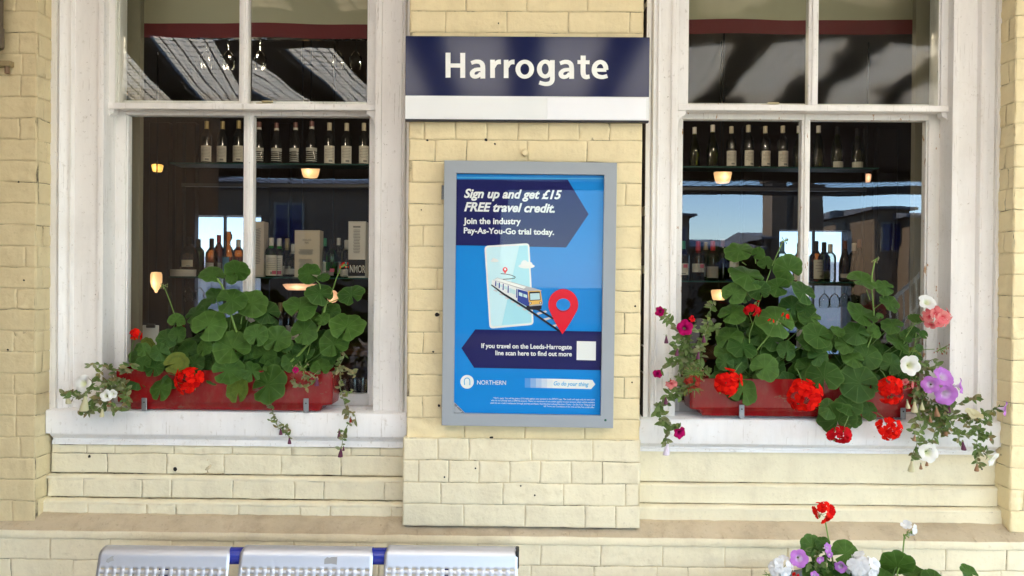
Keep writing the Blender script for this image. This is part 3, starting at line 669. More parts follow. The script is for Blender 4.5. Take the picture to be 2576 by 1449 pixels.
mb = MB(); mb.lathe([(.032, 0), (.035, .005), (.035, .07), (.032, .075)], (c.x, -.05, Z(128, -.05)), 14); mb.build('socket', [plain('brown socket paint', (.12, .09, .06), .5)], dp)

# ------------------------------------------------------------------ bench
alu = N('brushed aluminium'); alu.set(.42, .7, .5)
alu.base(alu.mix(alu.noise(3, 3), (.56, .58, .63), (.62, .64, .68))); alu.bump(alu.noise(220, 3, .6, alu.coord((1, 1, .1))), .08, .0006); M['alu'] = alu.m
M['bluetube'] = plain('blue gloss tube', (.010, .025, .30), .2); M['blackcap'] = plain('black plastic cap', (.012, .012, .013), .5)
Yb = -.33
bn = thing('platform_bench', (X(775, Yb), Yb, 0), 'perforated silver metal bench with blue tube rail below the windows', 'bench')
ztop = Z(1377, Yb, 775); tz = Z(1399, Yb, 775)
xt0, xt1 = X(258, Yb, 1400), X(1298, Yb, 1400)
mb = MB(); mb.tube([(xt0, Yb + .008, Z(1399, Yb, 258)), (xt1, Yb + .008, Z(1402, Yb, 1298))], .0265, 20); tube_ = mb.build('tube', [M['bluetube']], bn)
mb = MB(); tz1 = Z(1402, Yb, 1298); mb.box(xt1 - .002, xt1 + .010, Yb - .022, Yb + .034, tz1 - .030, tz1 + .026, 0, .005, 2); mb.build('end_cap', [M['blackcap']], tube_)
def bench_panel(pl, pr, wear):
    pm = (pl + pr) / 2; tz = Z(1400, Yb, pm)
    x0, x1 = X(pl, Yb, 1420), X(pr, Yb, 1420); mb = MB(); W = x1 - x0
    prof = []                                           # (y, z, hole row)
    R = .030
    for k in range(9):
        a = pi * .98 - pi * .98 * k / 8 + pi * .0; prof.append((Yb + .008 + R * -cos(pi - a) , tz + R * sin(a)))
    prof = [(Yb + .008 + R * cos(pi * .15 + (pi * .85) * k / 9), tz + R * .98 * sin(pi * .15 + (pi * .85) * k / 9)) for k in range(10)]
    z = tz; y = prof[-1][0]; rows = []
    zz = [tz - .020, Z(1433, Yb - .038, pm), Z(1436.4, Yb - .039, pm)]; 
    zc = zz[-1]
    while zc > .52: zz += [zc - .0130, zc - .0170]; zc -= .0170
    full = prof + [(y - (tz - q) * .28, q) for q in zz]
    nh = 16; pitch = W / (nh + .35); hw = pitch * .235
    us = [0.0]
    for i in range(nh): c = pitch * (i + .675); us += [c - hw, c - hw * .8, c + hw * .8, c + hw]
    us.append(W)
    np_ = len(full); pts = []
    for (yy, z_) in full:
        ex = max(0, tz + .035 - z_); sh = 0
        rc = .012 * max(0, 1 - ex / .03) ** 2
        for u in us:
            f = (u / W - .5) * 2; x = x0 + u + f * (sh - rc); pts.append((x, yy, z_))
    nu = len(us); fs = []
    first = len(prof) + 1
    for j in range(np_ - 1):
        hrow = j >= first and (j - first) % 2 == 0
        for i in range(nu - 1):
            if hrow and i % 4 in (1, 2, 3) and 0 < i < nu - 2: continue
            fs.append((j * nu + i, j * nu + i + 1, (j + 1) * nu + i + 1, (j + 1) * nu + i))
    mb.add(pts, fs, 0); o = mb.build('back_panel', [M['alu']], bn, smooth=40)
    so_ = o.modifiers.new('Solidify', 'SOLIDIFY'); so_.thickness = .0025; so_.offset = 0
    # worn sticker remains
    for (px, py, pts_) in wear:
        c = P(px, py, 0); zq = Z(py, Yb - .035, px); yq = y - (tz - zq) * .28 - .0022; xq = X(px, yq, py); m2 = MB()
        m2.add([(xq + a, yq + .28 * b, zq + b) for a, b in pts_], [tuple(range(len(pts_)))], 0)
        m2.build('sticker_residue', [plain('sticker residue', (.33, .33, .33), .7)], o, smooth=None)
bench_panel(257, 584, [(277, 1409, [(-.010, -.002), (0, .006), (.012, .012), (.009, .002), (.013, -.004), (.002, -.008), (-.004, -.012), (-.012, -.008)])])
bench_panel(609, 941, [(832, 1412, [(-.020, -.012), (-.020, .002), (-.012, .009), (-.004, .006), (.004, .010), (.020, .012), (.020, -.013), (.002, -.010)])])
bench_panel(970, 1302, [])
mb = MB()                                              # seat and legs below the frame's edge
mb.tube([(xt0, Yb - .03, .46), (xt1, Yb - .03, .46)], .0265, 14); mb.tube([(xt0, Yb - .45, .45), (xt1, Yb - .45, .45)], .0265, 14)
for px in (420, 1130): x = X(px, Yb); mb.tube([(x, Yb + .012, tz - .02), (x, Yb - .02, .55), (x, Yb - .03, .45), (x, Yb - .02, .02)], .02, 10); mb.tube([(x, Yb - .45, .45), (x, Yb - .40, .02)], .024, 10); mb.tube([(x, Yb - .05, .46), (x, Yb - .47, .44)], .022, 10)
mb.build('under_frame', [M['bluetube']], bn)
for pl, pr in ((250, 584), (609, 941), (970, 1302)):
    x0, x1 = X(pl, Yb, 1420), X(pr, Yb, 1420); mb = MB(); mb.prism([(Yb - .075, .52), (Yb - .085, .505), (Yb - .12, .50), (Yb - .40, .485), (Yb - .47, .487), (Yb - .49, .47), (Yb - .48, .455), (Yb - .483, .468), (Yb - .468, .481), (Yb - .40, .479), (Yb - .12, .494), (Yb - .08, .499)], 'x', x0, x1); mb.build('seat', [M['alu']], bn, smooth=50)
# ------------------------------------------------------------------ platform, canopy and what stands opposite (seen mirrored in the panes)
pav = N('platform paving'); pav.set(.85, 0, .3); pav.base(pav.mix(pav.noise(1.5, 6), (.44, .43, .41), (.52, .51, .49)))
mb = MB(); mb.add([(-300, -300, 0), (300, -300, 0), (300, 300, 0), (-300, 300, 0)], [(0, 1, 2, 3)]); tag(mb.build('ground', [pav.m], smooth=None), kind='structure')
mb = MB(); mb.add([(-300, -300, .004), (300, -300, .004), (300, -5.2, .004), (-300, -5.2, .004)], [(0, 1, 2, 3)]); tag(mb.build('track_bed', [plain('dark ballast', (.06, .05, .042), .9, 0, .2, .4, 3)], smooth=None), kind='structure')
def wired(name, c1, c2, through):
    wg = N(name); wg.t.nodes.remove(wg.b)
    tc = wg.n('TexCoord'); sp = wg.n('SeparateXYZ'); wg.l(tc.outputs['Object'], sp.inputs[0])
    def wire(ax, pitch, wd):
        a = wg.math('FRACT', wg.math('DIVIDE', wg.math('ADD', sp.outputs[ax], 100.0), pitch)); return wg.math('LESS_THAN', a, wd)
    wv = wg.math('MAXIMUM', wire(0, .11, .14), wire(1, .13, .14))
    dirt = wg.noise(3, 6, .65, wg.coord((1.2, .5, 1)))
    tl = wg.n('BsdfTranslucent'); wg.l(wg.mix(wg.math('MULTIPLY', dirt, .6), c1, c2), tl.inputs[0])
    tp = wg.n('BsdfTransparent'); tp.inputs[0].default_value = (.9, .86, .76, 1); m0 = wg.n('MixShader'); m0.inputs[0].default_value = through; wg.l(tl.outputs[0], m0.inputs[1]); wg.l(tp.outputs[0], m0.inputs[2])
    dk = wg.n('BsdfDiffuse'); dk.inputs[0].default_value = (.05, .05, .05, 1); mx = wg.n('MixShader'); wg.l(wv, mx.inputs[0]); wg.l(m0.outputs[0], mx.inputs[1]); wg.l(dk.outputs[0], mx.inputs[2]); wg.l(mx.outputs[0], wg.out.inputs[0]); return wg.m
wnear, wfar = wired('dimmed wired glass', (.36, .29, .19), (.22, .17, .10), .28), wired('wired canopy glass', (.90, .82, .65), (.60, .52, .38), .25)  # strip nearest the wall dimmed so light spreads evenly down the bricks
clr = N('clear wired glass'); clr.t.nodes.remove(clr.b); tr = clr.n('BsdfTransparent'); tr.inputs[0].default_value = (.66, .68, .72, 1); dk = clr.n('BsdfDiffuse'); dk.inputs[0].default_value = (.05, .05, .05, 1)
sp2 = clr.n('SeparateXYZ'); clr.l(clr.n('TexCoord').outputs['Object'], sp2.inputs[0]); fr = lambda ax, p_: clr.math('LESS_THAN', clr.math('FRACT', clr.math('DIVIDE', clr.math('ADD', sp2.outputs[ax], 100.0), p_)), .14)
mx = clr.n('MixShader'); clr.l(clr.math('MAXIMUM', fr(0, .25), fr(1, .5)), mx.inputs[0]); clr.l(tr.outputs[0], mx.inputs[1]); clr.l(dk.outputs[0], mx.inputs[2]); clr.l(mx.outputs[0], clr.out.inputs[0])
cn = thing('platform_canopy', (0, -5, 3.5), 'long pitched platform canopy with strips of wired glass between dark beams', 'canopy')
HZ = 3.62; dkw = plain('dark canopy timber', (.05, .045, .04), .7); cream = plain('cream beam paint', (.55, .50, .38), .6)
gl = MB(); rf = MB(); pitch = .86; xw = 15
k = -int(xw / pitch)
while k * pitch < xw:
    x = k * pitch
    for mi_, (y0, y1) in enumerate(((-2.75, -.65), (-6.3, -3.2))): gl.add([(x + .10, y0, HZ + .06), (x + pitch - .10, y0, HZ + .06), (x + pitch - .10, y1, HZ + .06), (x + .10, y1, HZ + .06)], [(0, 1, 2, 3)], mi_)
    rf.box(x - .15, x + .15, -6.6, .0, HZ, HZ + .12); k += 1
gl.build('glass_strip', [wnear, wfar], cn, smooth=None); rf.build('rafter', [dkw], cn)
mb = MB(); mb.box(-xw, xw, -.65, .31, HZ + .055, HZ + .2); mb.box(-xw, xw, -3.2, -2.75, HZ + .055, HZ + .2); mb.box(-xw, xw, -11.1, -6.3, HZ + .055, HZ + .2); mb.box(-xw, xw, -3.1, -2.85, HZ - .15, HZ - .001)
mb.box(-xw, xw, -11.12, -10.95, HZ - .1, HZ + .12); mb.build('roof_boarding', [dkw], cn)
mb = MB(); mb.add([(-xw, -16, HZ + .35), (xw, -16, HZ + .35), (xw, -11.1, HZ + .15), (-xw, -11.1, HZ + .15)], [(0, 1, 2, 3)]); mb.build('clear_glazing', [clr.m], cn, smooth=None)
mb = MB(); mb.box(-xw, xw, -16.15, -16, HZ + .25, HZ + .45); mb.build('edge_beam', [dkw], cn)
for x in (-7.5, -1.2, 5.2):
    mb = MB(); mb.lathe([(.14, 0), (.14, .25), (.09, .3), (.075, HZ - .4), (.12, HZ - .3), (.12, HZ - .152)], (x, -6.45, 0), 14); mb.build('column', [plain('column paint', (.30, .05, .06), .4)], cn)
br = masonry_paint('opposite brown brick', (.085, .058, .036), (.12, .085, .052), (.035, .03, .025), .9); slate = plain('slate', (.06, .065, .08), .6, 0, .5, .3, 3); wpt = plain('drab window paint', (.12, .115, .10), .5)
def house(pxl, pxr, py_eave, D, ridge, label, chim=None, depth=8):
    a, b = PR(pxl, py_eave, D), PR(pxr, py_eave, D); x0, x1 = sorted((a.x, b.x)); ze = a.z
    h = thing('brick_house', ((x0 + x1) / 2, -D, 0), label, 'house', 'houses across the tracks'); mb = MB(); mb.box(x0, x1, -D - depth, -D, 0, ze); mb.build('wall', [br], h)
    mb = MB(); mb.prism([(-D + .3, ze - .1), (-D + .3, ze + .02), (-D - depth / 2, ze + ridge), (-D - depth - .3, ze + .02), (-D - depth - .3, ze - .1)], 'x', x0 - .3, x1 + .3); rf_ = mb.build('roof', [slate], h)
    if chim:
        for c0, c1, pt in chim:
            p, q = PR(c0, pt, D), PR(c1, pt, D); mb = MB(); xa, xb = sorted((p.x, q.x)); mb.box(xa, xb, -D - 1.4, -D + .12, 0, p.z); mb.box(xa - .1, xb + .1, -D - 1.5, -D + .22, p.z, p.z + .18)
            for t in (.3, .7): mb.lathe([(.13, 0), (.16, .1), (.11, .5), (.13, .52)], (xa + (xb - xa) * t, -D - .6, p.z + .18), 10)
            mb.build('chimney', [br], h)
    n = max(1, int((x1 - x0) / 3.2))
    for i in range(n):
        x = x0 + (x1 - x0) * (i + .5) / n
        for z in ([ze - 1.9] if ze < 4 else [ze - 2.0, ze - 4.6]):
            if z < .8: continue
            m2 = MB(); m2.box(x - .5, x + .5, -D, -D + .05, z, z + 1.4, 0); m2.box(x - .42, x + .42, -D + .05, -D + .056, z + .08, z + 1.32, 1); m2.box(x - .03, x + .03, -D + .056, -D + .075, z + .08, z + 1.32, 0); m2.build('window', [wpt, M['navy']], h)
house(1680, 1745, 540, 34, .4, 'narrow brown brick house with dark eaves mirrored left in the window', None)
house(1745, 1915, 622, 36, .6, 'low slate roofed brick house mirrored beneath blue sky')
house(1930, 2190, 596, 36, .5, 'brown brick house with tall chimney stacks mirrored in the window', [(1945, 1985, 455), (2005, 2062, 470)])
house(2190, 2275, 522, 33, .3, 'dark flat topped brick house mirrored between chimney and sky')
house(2275, 2560, 540, 32, .5, 'red brown brick terrace mirrored at the far side')
house(150, 484, 470, 22, .8, 'tall dark brick house mirrored beside the thin strip of sky', None, 6)
house(537, 1250, 462, 22, .6, 'wide dark brick house mirrored behind the wine bottles', None, 6)
# stair with white handrails on the opposite platform
stp = PR(2280, 715, 9); st = thing('footbridge_stair', (stp.x, stp.y, 0), 'footbridge stair with white handrails mirrored in the corner of the pane', 'stair')
a, b, c, d = PR(2232, 762, 9), PR(2326, 672, 9), PR(2226, 735, 9), PR(2322, 695, 9)
mb = MB(); mb.tube([a, b], .03, 6); off = Vector((0, 0, -.45)); mb.tube([a + off, b + off], .02, 6)
for k in range(7): p = a.lerp(b, k / 6); mb.tube([p + Vector((0, 0, -1.0)), p], .015, 6)
mb.build('handrail', [plain('white rail paint', (.8, .8, .78), .4)], st)
mb = MB(); mb.prism([(a.x, a.z - 1.1), (b.x, b.z - 1.1), (b.x, 0), (a.x, 0)], 'y', a.y - .9, a.y - .1); mb.build('stair_flight', [plain('stair steel', (.18, .07, .06), .6)], st)

# ------------------------------------------------------------------ inside the bar
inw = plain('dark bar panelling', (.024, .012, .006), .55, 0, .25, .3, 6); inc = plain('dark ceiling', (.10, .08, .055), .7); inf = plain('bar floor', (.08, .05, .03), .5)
YF = 6.6
fw_l = [(466, 655, 541, 800), (1961, 2140, 578, 838)]
ops = []
for l, r, t, b in fw_l:
    p, q = P(l, t, YF), P(r, b, YF); ops.append((p.x, q.x, q.z, p.z))
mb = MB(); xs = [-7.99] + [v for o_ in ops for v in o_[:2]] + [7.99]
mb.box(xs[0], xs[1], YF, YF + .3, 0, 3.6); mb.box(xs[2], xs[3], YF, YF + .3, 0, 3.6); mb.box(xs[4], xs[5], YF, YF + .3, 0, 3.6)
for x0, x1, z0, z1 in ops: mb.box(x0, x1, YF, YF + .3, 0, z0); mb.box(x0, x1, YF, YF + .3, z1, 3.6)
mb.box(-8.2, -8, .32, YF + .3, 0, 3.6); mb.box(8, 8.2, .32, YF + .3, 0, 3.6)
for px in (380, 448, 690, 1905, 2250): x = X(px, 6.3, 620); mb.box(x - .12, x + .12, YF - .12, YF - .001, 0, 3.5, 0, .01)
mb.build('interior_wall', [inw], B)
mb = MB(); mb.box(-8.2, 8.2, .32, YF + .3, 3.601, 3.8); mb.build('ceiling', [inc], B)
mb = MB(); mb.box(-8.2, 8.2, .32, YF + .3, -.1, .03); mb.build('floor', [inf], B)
M['fargl'] = glass('darkened street window glass', (.15, .17, .205), 1.4)  # dark tint added to hold down the overbright street behind
gbm = plain('grey bar', (.25, .25, .25), .5)
for x0, x1, z0, z1 in ops:
    mb = MB(); mb.box(x0 + (x1 - x0) * .485, x0 + (x1 - x0) * .515, YF + .05, YF + .09, z0, z1)
    mb.box(x0, x1, YF + .055, YF + .085, z0 + (z1 - z0) * .46, z0 + (z1 - z0) * .49); mb.build('glazing_bar', [gbm], B)
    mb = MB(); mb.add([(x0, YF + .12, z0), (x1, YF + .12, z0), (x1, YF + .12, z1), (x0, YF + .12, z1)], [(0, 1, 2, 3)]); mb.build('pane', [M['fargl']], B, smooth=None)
# the sunny street on the other side
sh = thing('pale_terrace', (0, 22, 0), 'bright cream rendered terrace seen through the far windows of the bar', 'house'); mb = MB(); mb.box(-30, 30, 22, 30, 0, 1.75); mb.build('wall', [plain('cream render', (.30, .29, .27), .7)], sh)
mb = MB(); mb.prism([(21.7, 1.75), (26, 2.5), (30.3, 1.75)], 'x', -30, 30); rfo = mb.build('roof', [plain('light slate', (.24, .24, .25), .7, 0, .4, .15, 4)], sh)
dsw = plain('dark street window', (.10, .11, .12), .3)
for x in range(-16, 17, 3): mb = MB(); mb.box(x, x + 1.0, 21.9, 21.99, .7, 1.4); mb.build('window', [dsw], sh)
# roller blinds behind the upper sashes
cb, mbd = plain('cream blind cloth', (.42, .40, .29), .8), plain('maroon blind hem', (.15, .018, .022), .75)
for lab, l, r, t0, t1 in (('cream blind with a maroon hem behind the left upper panes', 296, 960, 59, 95), ('cream blind with a maroon hem behind the right upper panes', 1690, 2385, 50, 86)):
    Yq = .55; x0, x1 = X(l, Yq, 60), X(r, Yq, 60); za, zb_ = Z(t0, Yq, (l + r) / 2), Z(t1, Yq, (l + r) / 2); t = thing('window_blind', ((x0 + x1) / 2, Yq, za), lab, 'blind')
    for nm, z1, z0, mt in (('cloth', 3.5, za, cb), ('hem', za, zb_, mbd)):
        mb = MB(); n = 60; pts = []
        for j in range(7):
            for i in range(n + 1): x = x0 + (x1 - x0) * i / n; z = z0 + (z1 - z0) * j / 6; pts.append((x, Yq + .02 * noise.noise(Vector((x * 4, z * 1.5, 2))) + .006 * sin(x * 9 + z * 3), z))
        mb.add(pts, [(j * (n + 1) + i, j * (n + 1) + i + 1, (j + 1) * (n + 1) + i + 1, (j + 1) * (n + 1) + i) for j in range(6) for i in range(n)]); mb.build(nm, [mt], t, smooth=180)

solid = {'black': plain('black bottle', (.012, .012, .012), .12), 'blk2': plain('black cap', (.015, .014, .014), .7, 0, .2), 'paper': plain('cream label paper', (.62, .60, .55), .7), 'paperg': plain('grey label paper', (.42, .42, .40), .7), 'cream': plain('cream capsule', (.55, .50, .38), .5),
         'gold': plain('gold capsule', (.40, .31, .14), .5, .3), 'wht': plain('white capsule', (.65, .63, .60), .5), 'redc': plain('red cap', (.45, .03, .04), .4), 'greenc': plain('green cap', (.02, .20, .08), .4), 'blue': plain('blue label paper', (.08, .22, .38), .6), 'grey': plain('small print grey', (.22, .22, .22), .7), 'maroonc': plain('maroon capsule', (.16, .06, .05), .4), 'bronze': plain('bronze capsule', (.30, .24, .13), .4, .5), 'pink': plain('round pink label', (.50, .10, .18), .6), 'pale': plain('pale label paper', (.55, .56, .50), .7), 'amberl': plain('amber stock', (.30, .10, .015), .1)}
# bar shelving
YS = 2.8
zS1, zS2 = Z(415, YS, 700), Z(697, YS, 700)
sh = thing('bar_shelving', (X(1300, YS), YS, 1.0), 'glass bar shelves on slim posts holding bottles behind both windows', 'shelves')
sgl = plain('shelf glass edge', (.015, .07, .06), .5, 0, .2); sx0, sx1 = X(440, YS, 600), X(2195, YS, 600)
for z in (zS1, zS2): mb = MB(); mb.box(sx0, sx1, YS - .09, YS + .10, z - .010, z - .001, 0, .001); mb.build('shelf', [sgl], sh)
for px in (444, 1260, 2190): x = X(px, YS, 600); mb = MB(); mb.tube([(x, YS + .12, .9), (x, YS + .12, 2.75)], .012, 8); mb.build('post', [solid['blk2']], sh)
mb = MB(); mb.box(sx0, sx1, YS + .101, YS + .13, Z(462, YS, 700) - .012, Z(462, YS, 700) + .012); mb.build('rail', [plain('dark rail', (.03, .025, .02), .4)], sh)
ct = thing('bar_counter', (0, YS, .03), 'dark wooden bar counter under the glass shelves', 'counter'); zC = Z(868, YS, 700)
mb = MB(); mb.box(X(330, YS), X(2330, YS), YS - .3, YS + .35, zC - .05, zC, 0, .01); mb.build('top', [plain('counter top', (.05, .025, .012), .25)], ct); mb = MB(); mb.box(X(345, YS), X(2315, YS), YS - .22, YS + .3, .03, zC - .051); mb.build('front', [inw], ct)

def bglass(name, tint, edge=1.5):
    return glass(name, tint, 1.5, .03)
G = {'dark': bglass('dark wine glass', (.10, .11, .06)), 'green': bglass('green bottle glass', (.10, .62, .12)), 'olive': bglass('olive bottle glass', (.55, .62, .12)), 'clear': bglass('clear bottle glass', (.80, .82, .80)),
     'amber': bglass('amber whisky', (.50, .22, .07)), 'brown': bglass('brown bottle glass', (.20, .07, .03)), 'rose': bglass('rose spirit', (.80, .28, .16)), 'straw': bglass('straw wine', (.82, .78, .55))}
PF = {'bordeaux': ([(0, .004), (.030, 0), (.0365, .004), (.0375, .02), (.0375, .185), (.034, .205), (.020, .225), (.0145, .24), (.0140, .30)], .30),
      'burgundy': ([(0, .004), (.032, 0), (.0395, .004), (.0405, .02), (.0405, .125), (.036, .16), (.024, .205), (.0155, .24), (.0140, .30)], .30),
      'whisky': ([(0, .004), (.036, 0), (.0405, .004), (.0415, .02), (.0415, .175), (.038, .195), (.022, .215), (.0150, .225), (.0150, .265)], .28),
      'squat': ([(0, .004), (.05, 0), (.066, .006), (.070, .03), (.068, .10), (.055, .145), (.030, .175), (.020, .19), (.019, .225)], .24),
      'decanter': ([(0, .004), (.042, 0), (.046, .01), (.047, .10), (.044, .15), (.030, .20), (.016, .225), (.014, .25), (.026, .275), (.027, .295), (.018, .318), (.020, .325)], .33),
      'square': ([(0, .004), (.038, 0), (.043, .006), (.044, .15), (.042, .175), (.024, .20), (.015, .215), (.015, .25)], .28)}
def add_label(mb, r, z0, z1, mat, span=1.15, lines=0, lmat=1, c0=-pi / 2):
    prof = [(r + .0006, z0), (r + .0006, z1)]; mb.lathe(prof, (0, 0, 0), 10, mat, c0 - span, c0 + span)
    for i in range(lines):
        z = z1 - (z1 - z0) * (.14 + .62 * i / max(1, lines)); mb.lathe([(r + .0012, z - (z1 - z0) * .025), (r + .0012, z)], (0, 0, 0), 8, lmat, c0 - span * (.72 if i % 3 else .45), c0 + span * .72)
    if lines > 2: z = z0 + (z1 - z0) * .07; mb.lathe([(r + .0012, z), (r + .0012, z + (z1 - z0) * .12)], (0, 0, 0), 8, lmat, c0 - span * .1, c0 + span * .5)
def bottle(kind, gl_, label, cat='bottle', group=None, cap=None, capz=None, lab=None, name='wine_bottle', stripes=None, seal=None, fill=None):
    r = thing(name, (0, 0, 0), label, cat, group); prof, H = PF[kind]
    mb = MB(); mb.lathe(prof, seg=18); mb.build('glass_body', [gl_], r, smooth=60)
    rt, zt_ = prof[-1]
    if cap: z0 = capz if capz is not None else zt_ - .055; mb = MB(); mb.lathe([(rt + .0012, z0), (rt + .0016, z0 + .004), (rt + .0014, max(zt_, H - .004)), (rt * .8, max(zt_, H)), (0, max(zt_, H))], seg=14); mb.build('capsule', [solid[cap]], r)
    rm = max(p[0] for p in prof[:-2]) if kind != 'decanter' else .047
    if lab: mb = MB(); add_label(mb, rm, lab[0], lab[1], 0, lab[3] if len(lab) > 3 else 1.15, lab[4] if len(lab) > 4 else 7); mb.build('label', [solid[lab[2]], solid['grey']], r)
    if stripes:
        mb = MB()
        for z0, z1 in stripes: mb.lathe([(rm + .0006, z0), (rm + .0006, z1)], seg=12, a0=-pi / 2 - 1.1, a1=-pi / 2 + 1.1)
        mb.build('print', [solid['paperg']], r); mb = MB(); mb.lathe([(.0165, .246), (.0165, .262)], seg=12); mb.build('collar', [solid['paper']], r)
    if seal: mb = MB(); add_label(mb, rm + .0012, seal[0], seal[1], 0, .38, 0, 0, -pi / 2 + .55); mb.build('seal', [solid['pink']], r)
    if fill: mb = MB(); mb.lathe([(0, .006), (rm - .006, .006), (rm - .004, .02), (rm - .004, fill), (0, fill)], seg=14); mb.build('liquid', [G['amber'] if kind != 'burgundy' else G['rose']], r)
    return r
def put(o, px, z, Y=YS, label=None):
    rj = random.Random(int(px * 7)); o.location = (X(px + rj.uniform(-1.5, 1.5), Y, 600), Y + rj.uniform(-.015, .015), z); s_ = rj.uniform(.96, 1.05); o.scale = (s_ * rj.uniform(.97, 1.03), s_, s_); o.rotation_euler.z = rj.uniform(-.35, .35)
    if label: o['label'] = label
    return o
g1 = 'wine bottles on the upper shelf'
ordn = ['leftmost', 'second from the left', 'third from the left', 'fourth from the left', 'fifth from the left', 'sixth from the left']
b1 = bottle('bordeaux', solid['black'], 'x', group=g1, cap='gold', lab=(.015, .125, 'paper'))
for i, px in enumerate((520, 557, 601)): put(b1 if i == 0 else copy_tree(b1), px, zS1, YS, f'cream labelled black wine bottle, {ordn[i]} on the upper shelf behind left window')
b2 = bottle('burgundy', solid['black'], 'x', group=g1, cap='maroonc', capz=.262, stripes=[(.022, .028), (.036, .042), (.050, .056), (.064, .068), (.076, .082), (.09, .115)])
for i, px in enumerate((651, 696, 741, 783)): put(b2 if i == 0 else copy_tree(b2), px, zS1, YS, f'dark bottle with white printed stripes and collar, {ordn[i]} of four alike')
b3 = bottle('bordeaux', solid['black'], 'x', group=g1, cap='cream', lab=(.012, .135, 'paper'))
for i, px in enumerate((826, 870, 913)): put(b3 if i == 0 else copy_tree(b3), px, zS1, YS, f'white labelled black bottle right of the striped ones, {("nearest to them", "second along", "farthest along")[i]}')
b4 = bottle('burgundy', G['olive'], 'x', group=g1, cap='wht', capz=.25)
for i, px in enumerate((1745.6, 1791.4, 2009.6, 2056)): put(b4 if i == 0 else copy_tree(b4), px, zS1, YS, ('green sloping bottle with white capsule at the left end behind the right window', 'green sloping bottle with white capsule next to the clear bottles, left side', 'yellow green sloping bottle half hidden by the glazing bar', 'yellow green sloping bottle just right of the glazing bar')[i])
b5 = bottle('bordeaux', G['clear'], 'x', group=g1, cap='cream', capz=.25, lab=(.012, .12, 'paper'))
for i, px in enumerate((1836, 1878, 1922, 1967.5)): put(b5 if i == 0 else copy_tree(b5), px, zS1, YS, f'clear bottle with white barcode label, {ordn[i]} of four alike')
b6 = bottle('burgundy', G['olive'], 'x', group=g1, cap='blk2', capz=.22, lab=(.008, .05, 'pale', 1.2, 1))
for i, px in enumerate((2104.6, 2155.6)): put(b6 if i == 0 else copy_tree(b6), px, zS1, YS, ('yellow green bottle with a low cream label, left one of the pair', 'yellow green bottle with a low cream label at the right end of the shelf')[i])
# spirits on the middle shelf
tin = thing('white_tin', (X(463, YS), YS - .03, zS2), 'flat round white tin under the squat amber bottle', 'tin'); mb = MB(); mb.lathe([(0, 0), (.085, 0), (.087, .003), (.087, .04), (.084, .043), (0, .043)], (X(463, YS), YS - .01, zS2), 24); mb.build('drum', [solid['wht']], tin); mb = MB(); mb.lathe([(.0885, .030), (.0885, .046), (.084, .048), (0, .048)], (X(463, YS), YS - .01, zS2), 24); mb.build('lid', [solid['paper']], tin)
gs = 'spirit bottles on the middle shelf'
put(bottle('squat', G['amber'], 'round squat bottle of amber spirit with a black stopper on a white tin', group=gs, cap='blk2', lab=(.02, .07, 'cream', .6, 3), name='spirit_bottle', fill=.09), 476, zS2 + .049)
put(bottle('square', G['amber'], 'amber bottle with black stopper between squat bottle and decanter shape', group=gs, cap='blk2', lab=(.02, .10, 'paperg', .9, 2), name='spirit_bottle', fill=.12), 532, zS2)
put(bottle('decanter', G['amber'], 'tall amber bottle with a round glass stopper and blue label', group=gs, lab=(.02, .14, 'blue', .5, 0), name='spirit_bottle', fill=.14), 575, zS2)
put(bottle('whisky', G['amber'], 'amber whisky bottle with white capsule beside the left glazing bar', group=gs, cap='wht', capz=.20, lab=(.03, .10, 'bronze'), name='spirit_bottle', fill=.15), 600, zS2, YS + .04)
gb = bottle('whisky', G['green'], 'x', group=gs, cap='wht', capz=.205, lab=(.01, .155, 'paper'), seal=(.02, .045), name='spirit_bottle')
put(gb, 684, zS2, YS, 'green spirit bottle with white cap and long white label, front one of two'); put(copy_tree(gb), 701, zS2, YS + .07, 'green spirit bottle with white cap standing partly behind its twin')
put(bottle('squat', G['clear'], 'stout clear bottle with pale label half hidden by a beige carton', group=gs, cap='wht', lab=(.02, .06, 'paperg'), name='spirit_bottle'), 738, zS2, YS + .04)
put(bottle('square', G['green'], 'bright green square shouldered bottle between two cartons', group=gs, cap='blk2', lab=(.015, .05, 'grey', .8, 2), seal=(.04, .065), name='spirit_bottle'), 835, zS2)
put(bottle('whisky', G['clear'], 'clear bottle partly behind the white and black carton', group=gs, cap='wht', lab=(.01, .06, 'paper'), name='spirit_bottle', fill=.08), 872, zS2, YS + .03)
def carton(l, r, t, zb, label, col, dx, writing, Yc=YS, band=None):
    x0, x1 = X(l, Yc, 640), X(r, Yc, 640); zt_ = Z(t, Yc, 640 if l < 1300 else 2000); o = thing('carton', ((x0 + x1) / 2, Yc, zb), label, 'carton', 'bottle cartons on the middle shelf')
    mb = MB(); mb.box(x0, x1, Yc - .04, Yc + .06, zb, zt_, 0, .001); mb.box(x0 + .006, x1 - .006, Yc - .042, Yc - .0412, zb + .012, zt_ - .012, 1)
    if band: mb.box(x0 + .0005, x1 - .0005, Yc - .0435, Yc - .0425, zb + .012, zb + band, 2)
    mb.build('box', [plain('carton board', col, .6), plain('carton panel', tuple(min(.8, c * 1.12) for c in col), .6), solid['black']], o); mb = MB(); writing(mb, x0, x1, zb, zt_, Yc - .0446); mb.build('print', [solid['grey'], solid['paper']], o, smooth=None)
def lines(mb, x0, x1, z0, z1, Y, n, mat=0, slant=0.0):
    rg = random.Random(n)
    for i in range(n):
        z = z1 - (z1 - z0) * i / n; h = (z1 - z0) / n * .38; a = x0 + (x1 - x0) * rg.uniform(0, .12); b = x1 - (x1 - x0) * rg.uniform(0, .12); mb.add([(a, Y, z - h), (b, Y, z - h + slant * (b - a)), (b, Y, z + slant * (b - a)), (a, Y, z)], [(0, 1, 2, 3)], mat)
